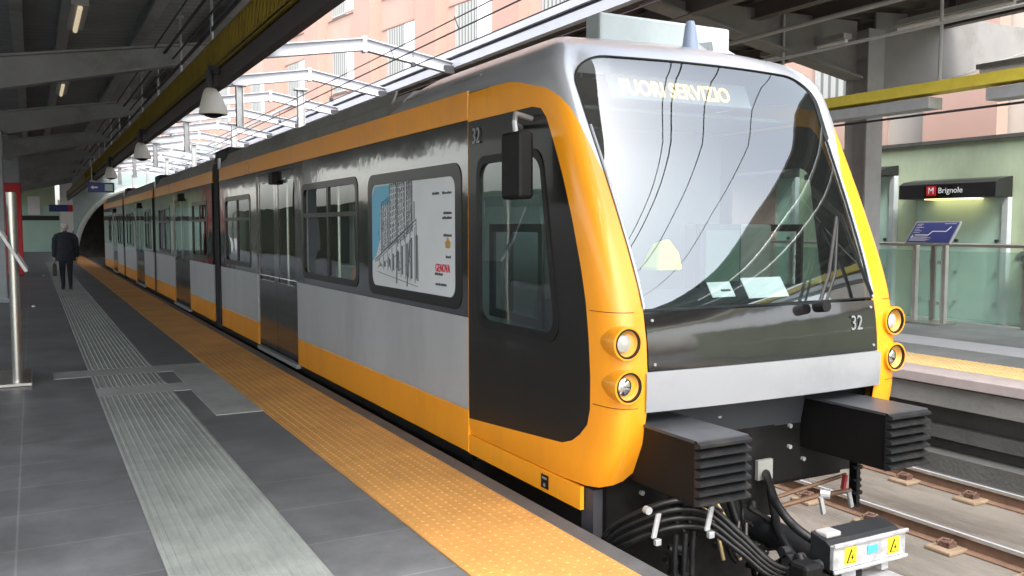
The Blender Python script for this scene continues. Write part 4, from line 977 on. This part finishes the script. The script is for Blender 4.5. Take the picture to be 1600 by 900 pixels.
for i, (x, y, w, l, lab_) in enumerate(((3.50, 3.90, .085, .05, 'small white notice card standing behind the lower windscreen'), (3.86, 3.92, .16, .07, 'larger sheet of white paper on the dashboard behind the windscreen'))):
    zc = 1.24
    o = MB().obox((x, y + .05, zc), (1, 0, 0), (0, .55, .8), (0, -.8, .55), w, l, .002).build('paper_sheet', M['white'], loc=(x, y, zc)); tag(o, lab_, 'paper', 'papers in the cab')
    if i == 0: 
        q = MB().obox((x + .03, y + .043, zc - .005), (1, 0, 0), (0, .55, .8), (0, -.8, .55), .035, .006, .002).build('print', M['textdark'], o)

# underside at the front ------------------------------------------------
MB().box(2.72, 3.95, 3.96, 4.02, -.16, .66).box(3.95, 4.64, 3.962, 4.02, .04, .66).box(2.72, 3.95, 4.1, 4.2, -.75, -.10).build('bulkhead', M['black'], train)
MB().box(2.72, 4.60, 4.02, 5.5, .0, .06).build('cab_floor', M['black'], train)
MB().box(2.60 + .06, 2.74, 4.0, 4.12, -.35, .16).build('corner_bracket', M['darksteel'], train)
for xa, xb in ((2.80, 3.13), (4.16, 4.49)):
    b = MB().box(xa + .01, xb - .01, 3.33, 3.96, .235, .55).build('buffer_box', mat('buffer_black', (.0045, .004, .004), .5, spec=.25), train, bevel=.004)
    MB().box(xa, xb, 3.31, 3.98, .55, .565).build('buffer_top', mat('buffer_top_grey', (.06, .063, .07), .4, .3, var=.25, scale=8), b)
    mb = MB()
    for k in range(7):
        z = .235 + k * .0475
        mb.prism([(3.33, z), (3.33, z + .045), (3.285, z + .028), (3.285, z + .014)], lambda u, v, w: (w, u, v), xa, xb)
    mb.build('buffer_rib', M['blackrib'], b)
for x, z in ((4.07, .52), (4.07, .38), (4.07, .25), (4.19, .16), (2.95, .12), (3.5, .5)): MB().tube([(x, 3.96, z), (x, 3.94, z)], .014, 8).build('bolt', M['galv'], train)
MB().box(3.79, 3.91, 3.925, 3.95, .08, .20).build('data_plate', mat('pale_plate', (.22, .22, .21), .4), train)
def pt(x, y, z): return (x, y, z)
def curve(P, n=8):
    P = [Vector(p) for p in P]; out = []
    for i in range(len(P) - 1):
        p0, p1, p2, p3 = P[max(i - 1, 0)], P[i], P[i + 1], P[min(i + 2, len(P) - 1)]
        for k in range(n):
            t_ = k / n; out.append(.5 * ((2 * p1) + (-p0 + p2) * t_ + (2 * p0 - 5 * p1 + 4 * p2 - p3) * t_ ** 2 + (-p0 + 3 * p1 - 3 * p2 + p3) * t_ ** 3))
    out.append(P[-1]); return out
# hoses bundled from the left underframe to the coupler
for k in range(4):
    dz = k * .045
    MB().tube(curve([(2.62, 3.95, -.34 + dz * .8), (2.62, 3.80, -.14 + dz), (2.68, 3.6, .02 + dz), (2.82, 3.48, .09 + dz), (2.97, 3.42, .07 + dz * .9), (3.10, 3.32, -.04 + dz * .7), (3.25, 3.2, -.17 + dz * .5), (3.5, 3.1, -.18 + dz * .3)]), .0155, 10).build('hose', M['rubber'], train, smooth=True)
for (x, y) in ((2.80, 3.46), (2.86, 3.46), (2.92, 3.47)):
    MB().tube(curve([(x, y, .06), (x - .01, y, -.10), (x + .0, y, -.3), (x + .05, y, -.5)]), .014, 8).build('hose', M['rubber'], train, smooth=True)
for P in ([(3.85, 3.92, .12), (3.66, 3.68, .10), (3.44, 3.42, .13), (3.42, 3.28, .06), (3.47, 3.16, .0), (3.55, 3.10, .0)], [(3.88, 3.92, .06), (3.7, 3.7, -.02), (3.5, 3.45, -.06), (3.45, 3.3, -.12)], [(3.52, 3.9, .08), (3.40, 3.6, -.15), (3.42, 3.4, -.3)], [(3.2, 3.2, -.15), (3.15, 3.0, -.25), (3.3, 2.95, -.22), (3.42, 3.0, -.10)], [(3.28, 3.1, -.02), (3.24, 3.0, -.12), (3.34, 2.96, -.2), (3.44, 3.0, -.18)]):
    MB().tube(curve(P), .024, 10).build('hose', M['rubber'], train, smooth=True)
for (x, y, z) in ((2.70, 3.53, .11), (2.93, 3.40, .15)):
    MB().obox((x, y - .035, z), (1, 0, 0), (0, 1, 0), (.25, 0, 1), .013, .008, .062).obox((x + .01, y - .035, z - .085), (1, 0, 0), (0, 1, 0), (0, 0, 1), .017, .012, .016).build('hose_clamp', M['alud'], train, bevel=.003)
MB().tube([(2.66, 3.53, .19), (2.66, 3.50, .19)], .02, 10).build('clamp_bolt', M['galv'], train)
# coupler
MB().tube([(3.64, 3.95, -.12), (3.64, 3.5, -.14), (3.60, 3.15, -.16)], [.09, .075, .07], 16).build('coupler_shaft', M['blackrib'], train, smooth=True)
MB().box(3.28, 3.62, 3.0, 3.22, -.33, -.10).box(3.2, 3.32, 2.98, 3.1, -.25, -.02).build('coupler_head', M['black'], train, bevel=.02)
mb = MB()
for k in range(7): mb.tube([(3.30 - .0, 3.24 - k * .035, -.05 - (k % 3) * .03), (3.34, 3.24 - k * .035, -.05 - (k % 3) * .03)], .03, 10)
mb.tube([(3.22, 3.10, -.12), (3.35, 3.05, -.12)], .05, 14).tube([(3.1, 3.2, -.24), (3.4, 3.05, -.26)], .03, 10)
mb.build('coupler_fitting', M['blackrib'], train)
eb = MB().prism([(3.0, -.09), (3.0, .045), (3.03, .062), (3.25, .085), (3.25, -.07)], lambda u, v, w: (w, u * 1.0 if u < 3.1 else 3.13, v), 3.38, 3.89).build('electric_coupler_head', M['blackrib'], train, bevel=.006)
MB().box(3.375, 3.895, 2.975, 3.0, -.07, .05).box(3.37, 3.90, 2.96, 2.975, .045, .065).box(3.37, 3.90, 2.96, 2.975, -.085, -.068).build('front_cover', M['alud'], eb, bevel=.004)
MB().box(3.40, 3.50, 3.04, 3.12, .066, .092).build('top_cap', mat('grey_cap', (.30, .30, .30), .5), eb, bevel=.008)
for x in (3.49, 3.80):
    lb = MB().box(x - .04, x + .04, 2.970, 2.974, -.050, .032).build('warning_label', M['yel'], eb)
    MB().prism([(x - .032, -.042), (x + .032, -.042), (x, .025)], lambda u, v, w: (u, w, v), 2.966, 2.969).build('warning_triangle', M['black'], lb)
    MB().prism([(x - .024, -.037), (x + .024, -.037), (x, .013)], lambda u, v, w: (u, w, v), 2.963, 2.9655).build('triangle_fill', M['yel'], lb)
    MB().prism([(x + .004, .002), (x - .008, -.018), (x, -.018), (x - .004, -.034), (x + .009, -.012), (x + .001, -.012)], lambda u, v, w: (u, w, v), 2.960, 2.9625).build('flash_symbol', M['black'], lb)
MB().box(3.61, 3.68, 2.970, 2.974, -.022, .016).build('blue_sticker', M['bluelab'], eb)
MB().box(3.45, 3.55, 2.99, 3.1, -.16, -.09).box(3.75, 3.8, 3.0, 3.05, -.14, -.08).build('lower_bracket', M['galv'], eb)
MB().obox((3.70, 2.98, -.17), (1, 0, 0), (0, 1, 0), (0, 0, 1), .12, .1, .012).build('lower_plate', M['alud'], train)
# dark clutter behind the coupler: valves, conduits, brackets
rc = random.Random(11)
for k in range(26):
    x = rc.uniform(2.85, 3.85); y = rc.uniform(3.55, 3.92); z = rc.uniform(-.5, .12)
    if x > 3.5 and z > -.1: z -= .25
    P = [(x, y, z)]
    for q in range(3): P.append((P[-1][0] + rc.uniform(-.16, .16), P[-1][1] + rc.uniform(-.1, .08), P[-1][2] + rc.uniform(-.15, .13)))
    MB().tube(curve(P, 5), rc.choice((.008, .012, .017, .022)), 8).build('conduit', rc.choice((M['rubber'], M['rubber'], M['blackrib'], M['black'])), train, smooth=True)
for k in range(16):
    x = rc.uniform(2.85, 3.9); y = rc.uniform(3.6, 3.92); z = rc.uniform(-.45, .10); a_ = rc.uniform(.02, .05)
    if x > 3.5 and z > -.1: z -= .25
    MB().box(x, x + a_, y, y + .05, z, z + rc.uniform(.03, .09)).cyl((x + a_ / 2, y - .02, z + .02), (x + a_ / 2, y, z + .02), .011, 8).build('junction_box', rc.choice((M['blackrib'], M['black'], M['darksteel'], M['galv'] if k % 5 == 0 else M['black'])), train, bevel=.004)
for P in ([(3.22, 3.88, .14), (3.25, 3.7, -.02), (3.24, 3.6, -.2)], [(3.30, 3.86, .16), (3.33, 3.7, .0), (3.36, 3.6, -.22)]):
    MB().tube(curve(P), .011, 8).build('brass_line', mat('brass', (.24, .18, .08), .5, .5), train)
# brake pipes and cocks right of the coupler
MB().tube([(3.840, 3.86, -.02), (4.420, 3.82, .06)], .013, 8).tube([(3.840, 3.84, -.07), (4.170, 3.80, -.03), (4.420, 3.78, -.03)], .016, 8).build('brake_pipe', mat('copper_pipe', (.14, .08, .05), .45, .4), train)
MB().tube([(4.18, 3.80, -.02), (4.22, 3.76, -.02)], .03, 10).build('pipe_union', M['galv'], train)
for x, h_ in ((4.11, .055), (4.35, .05)): MB().obox((x, 3.72, -.06), (1, 0, .3), (0, 1, 0), (-.3, 0, 1), .013, .008, h_).build('pipe_bracket', M['galv'], train)
MB().obox((4.340, 3.76, .04), (1, 0, -.2), (0, 1, 0), (.2, 0, 1), .011, .012, .045).build('cock_handle', mat('dull_red', (.22, .02, .02), .5), train)
mb = MB().box(4.475, 4.505, 3.78, 3.84, -.13, .14)
for k in range(7): mb.tube([(4.49 + .01 * (k % 2), 3.80, -.14 + k * .04), (4.49 + .01 * (k % 2), 3.80, -.125 + k * .04)], (.035, .022, .042, .028)[k % 4], 9)
mb.build('air_valve', M['rubber'], train)
for x in (2.96, 4.36):
    for y in (5.0, 6.4):
        w = MB().tube([(x - .04, y, -.62), (x + .04, y, -.62)], .30, 28).build('wheel', M['rail'], train)
        MB().tube([(x - .07, y, -.62), (x + .07, y, -.62)], .08, 12).build('axle_box', M['black'], w)

# ------------------------------------------------------------------ person walking away
def skin_obj(name, verts, edges, m, parent, sub=2, root=0):
    me = bpy.data.meshes.new(name); og = origin_of(parent) if parent else Vector((0, 0, 0))
    me.from_pydata([tuple(Vector(v[:3]) - og) for v in verts], edges, [])
    o = bpy.data.objects.new(name, me); C.objects.link(o)
    if parent: o.parent = parent
    sk = o.modifiers.new('skin', 'SKIN'); sk.use_smooth_shade = True
    for i, v in enumerate(verts):
        d = me.skin_vertices[0].data[i]; d.radius = (v[3], v[4] if len(v) > 4 else v[3]); d.use_root = (i == root)
    s = o.modifiers.new('sub', 'SUBSURF'); s.levels = sub; s.render_levels = sub
    me.materials.append(m)
    return o
px_, py_ = .74, 25.6
def Pv(x, y, z, *r): return (px_ + x, py_ + y, z, *r)
per = empty('person', (px_, py_, 0), 'person in a dark suit walking away along the near platform carrying a briefcase', 'person')
bd = skin_obj('body', [Pv(0, 0, .84, .145, .11), Pv(0, .01, 1.05, .15, .115), Pv(0, .02, 1.27, .17, .12), Pv(0, .02, 1.40, .13, .10), Pv(0, .03, 1.47, .055), Pv(0, .04, 1.53, .052),
    Pv(-.09, 0, .76, .10), Pv(-.085, .03, .45, .068), Pv(-.08, -.02, .09, .048), Pv(-.085, .10, .045, .04),
    Pv(.09, 0, .76, .10), Pv(.085, .0, .45, .068), Pv(.09, -.07, .10, .048), Pv(.09, .05, .045, .04),
    Pv(-.19, .02, 1.38, .075), Pv(-.25, 0, 1.10, .058), Pv(-.25, .02, .86, .045), Pv(-.25, .03, .80, .035),
    Pv(.19, .02, 1.38, .075), Pv(.25, .0, 1.10, .058), Pv(.26, .06, .87, .045), Pv(.265, .07, .80, .035)],
    [(0, 1), (1, 2), (2, 3), (3, 4), (4, 5), (0, 6), (6, 7), (7, 8), (8, 9), (0, 10), (10, 11), (11, 12), (12, 13), (3, 14), (14, 15), (15, 16), (16, 17), (3, 18), (18, 19), (19, 20), (20, 21)], M['suit'], per)
# jacket with a vent and straight hem
rings = [(1.455, .075, .07), (1.43, .15, .095), (1.38, .225, .13), (1.25, .235, .15), (1.08, .225, .15), (.92, .225, .155), (.74, .235, .16)]
mb = MB(); n = 20; V = []
for z, a_, b_ in rings: V += [(px_ + a_ * math.cos(2 * math.pi * k / n), py_ + .015 + b_ * math.sin(2 * math.pi * k / n), z) for k in range(n)]
mb.add(V, [(i * n + k, i * n + (k + 1) % n, (i + 1) * n + (k + 1) % n, (i + 1) * n + k) for i in range(len(rings) - 1) for k in range(n)]); mb.build('jacket', M['suit'], per, smooth=True)
for s in (-1, 1):
    MB().tube([(px_ + s * .17, py_ + .02, 1.40), (px_ + s * .225, py_ + .015, 1.30), (px_ + s * .255, py_, 1.08), (px_ + s * .258, py_ + (.02 if s < 0 else .06), .85)], [.07, .08, .066, .055], 14).build('sleeve', M['suit'], per, smooth=True)
# head
def blob(mb, c, rx, ry, rz, n=16, m=10):
    V = []; 
    for i in range(m + 1):
        t_ = math.pi * i / m
        for k in range(n): V.append((c[0] + rx * math.sin(t_) * math.cos(2 * math.pi * k / n), c[1] + ry * math.sin(t_) * math.sin(2 * math.pi * k / n), c[2] + rz * math.cos(t_)))
    mb.add(V, [(i * n + k, i * n + (k + 1) % n, (i + 1) * n + (k + 1) % n, (i + 1) * n + k) for i in range(m) for k in range(n)]); return mb
hc = (px_, py_ + .06, 1.60)
hd = blob(blob(blob(MB(), hc, .075, .090, .11), (hc[0] - .076, hc[1], 1.59), .012, .022, .03, 8, 6), (hc[0] + .076, hc[1], 1.59), .012, .022, .03, 8, 6)
hd.tube([(px_, py_ + .03, 1.42), (px_, py_ + .045, 1.56)], .052, 12); hd.prism([(0, 1.57), (.022, 1.575), (0, 1.615)], lambda u, v, w: (px_ + w, hc[1] + .088 + u, v), -.012, .012)
hh = hd.build('head', M['skin'], per, smooth=True)
blob(MB(), (hc[0], hc[1] - .018, 1.628), .083, .088, .094).build('hair', M['hair'], per, smooth=True)
for s in (-1, 1):
    mb = MB(); hx, hy, hz = px_ + s * .262, py_ + (.03 if s < 0 else .07), .80
    mb.box(hx - .018, hx + .018, hy - .04, hy + .04, hz - .055, hz + .035)
    for k in range(4): y_ = hy - .03 + .02 * k; l = (.06, .07, .075, .065)[k]; mb.tube([(hx, y_, hz - .05), (hx - s * .006, y_, hz - .05 - l * .6), (hx - s * .02, y_ + .002, hz - .05 - l)], [.0095, .009, .007], 6)
    mb.tube([(hx - s * .01, hy + .04, hz), (hx - s * .02, hy + .06, hz - .035), (hx - s * .02, hy + .058, hz - .07)], [.012, .010, .008], 6)
    mb.build('hand', M['skin'], per, bevel=.006)
    MB().prism([(-.10, 0), (.17, 0), (.17, .04), (.06, .09), (-.08, .10), (-.10, .05)], lambda u, v, w: (px_ + s * .088 + w, py_ + (.02 if s < 0 else -.04) + u, v + .0), -.042, .042).build('shoe', M['shoe'], per, bevel=.012)
t = empty('briefcase', (px_ - .27, py_ + .03, .34), 'dark green black briefcase held low by the walking person', 'briefcase')
MB().box(px_ - .31, px_ - .22, py_ - .19, py_ + .25, .36, .66).build('case_body', M['bag'], t, bevel=.02)
MB().tube(curve([(px_ - .265, py_ - .04, .655), (px_ - .265, py_ - .03, .70), (px_ - .265, py_ + .09, .70), (px_ - .265, py_ + .10, .655)]), .01, 8).build('handle', M['bag'], t)
# litter
for i, (x, y, r_, lab_) in enumerate(((-.02, 20.2, .05, 'scrap of white paper on the floor left of the guidance paving, the nearer scrap'), (.29, 33.0, .06, 'far scrap of white paper on the floor beyond the walking person'))):
    P = [(x + r_ * math.cos(t_) * (.7 + .3 * random.random()), y + 2 * r_ * math.sin(t_) * (.7 + .3 * random.random()), .002 + .03 * random.random()) for t_ in [2 * math.pi * k / 7 for k in range(7)]]
    tag(MB().add(P + [(x, y, .035)], [(k, (k + 1) % 7, 7) for k in range(7)]).build('paper_scrap', M['white'], loc=(x, y, 0)), lab_, 'litter', 'paper scraps on the platform')
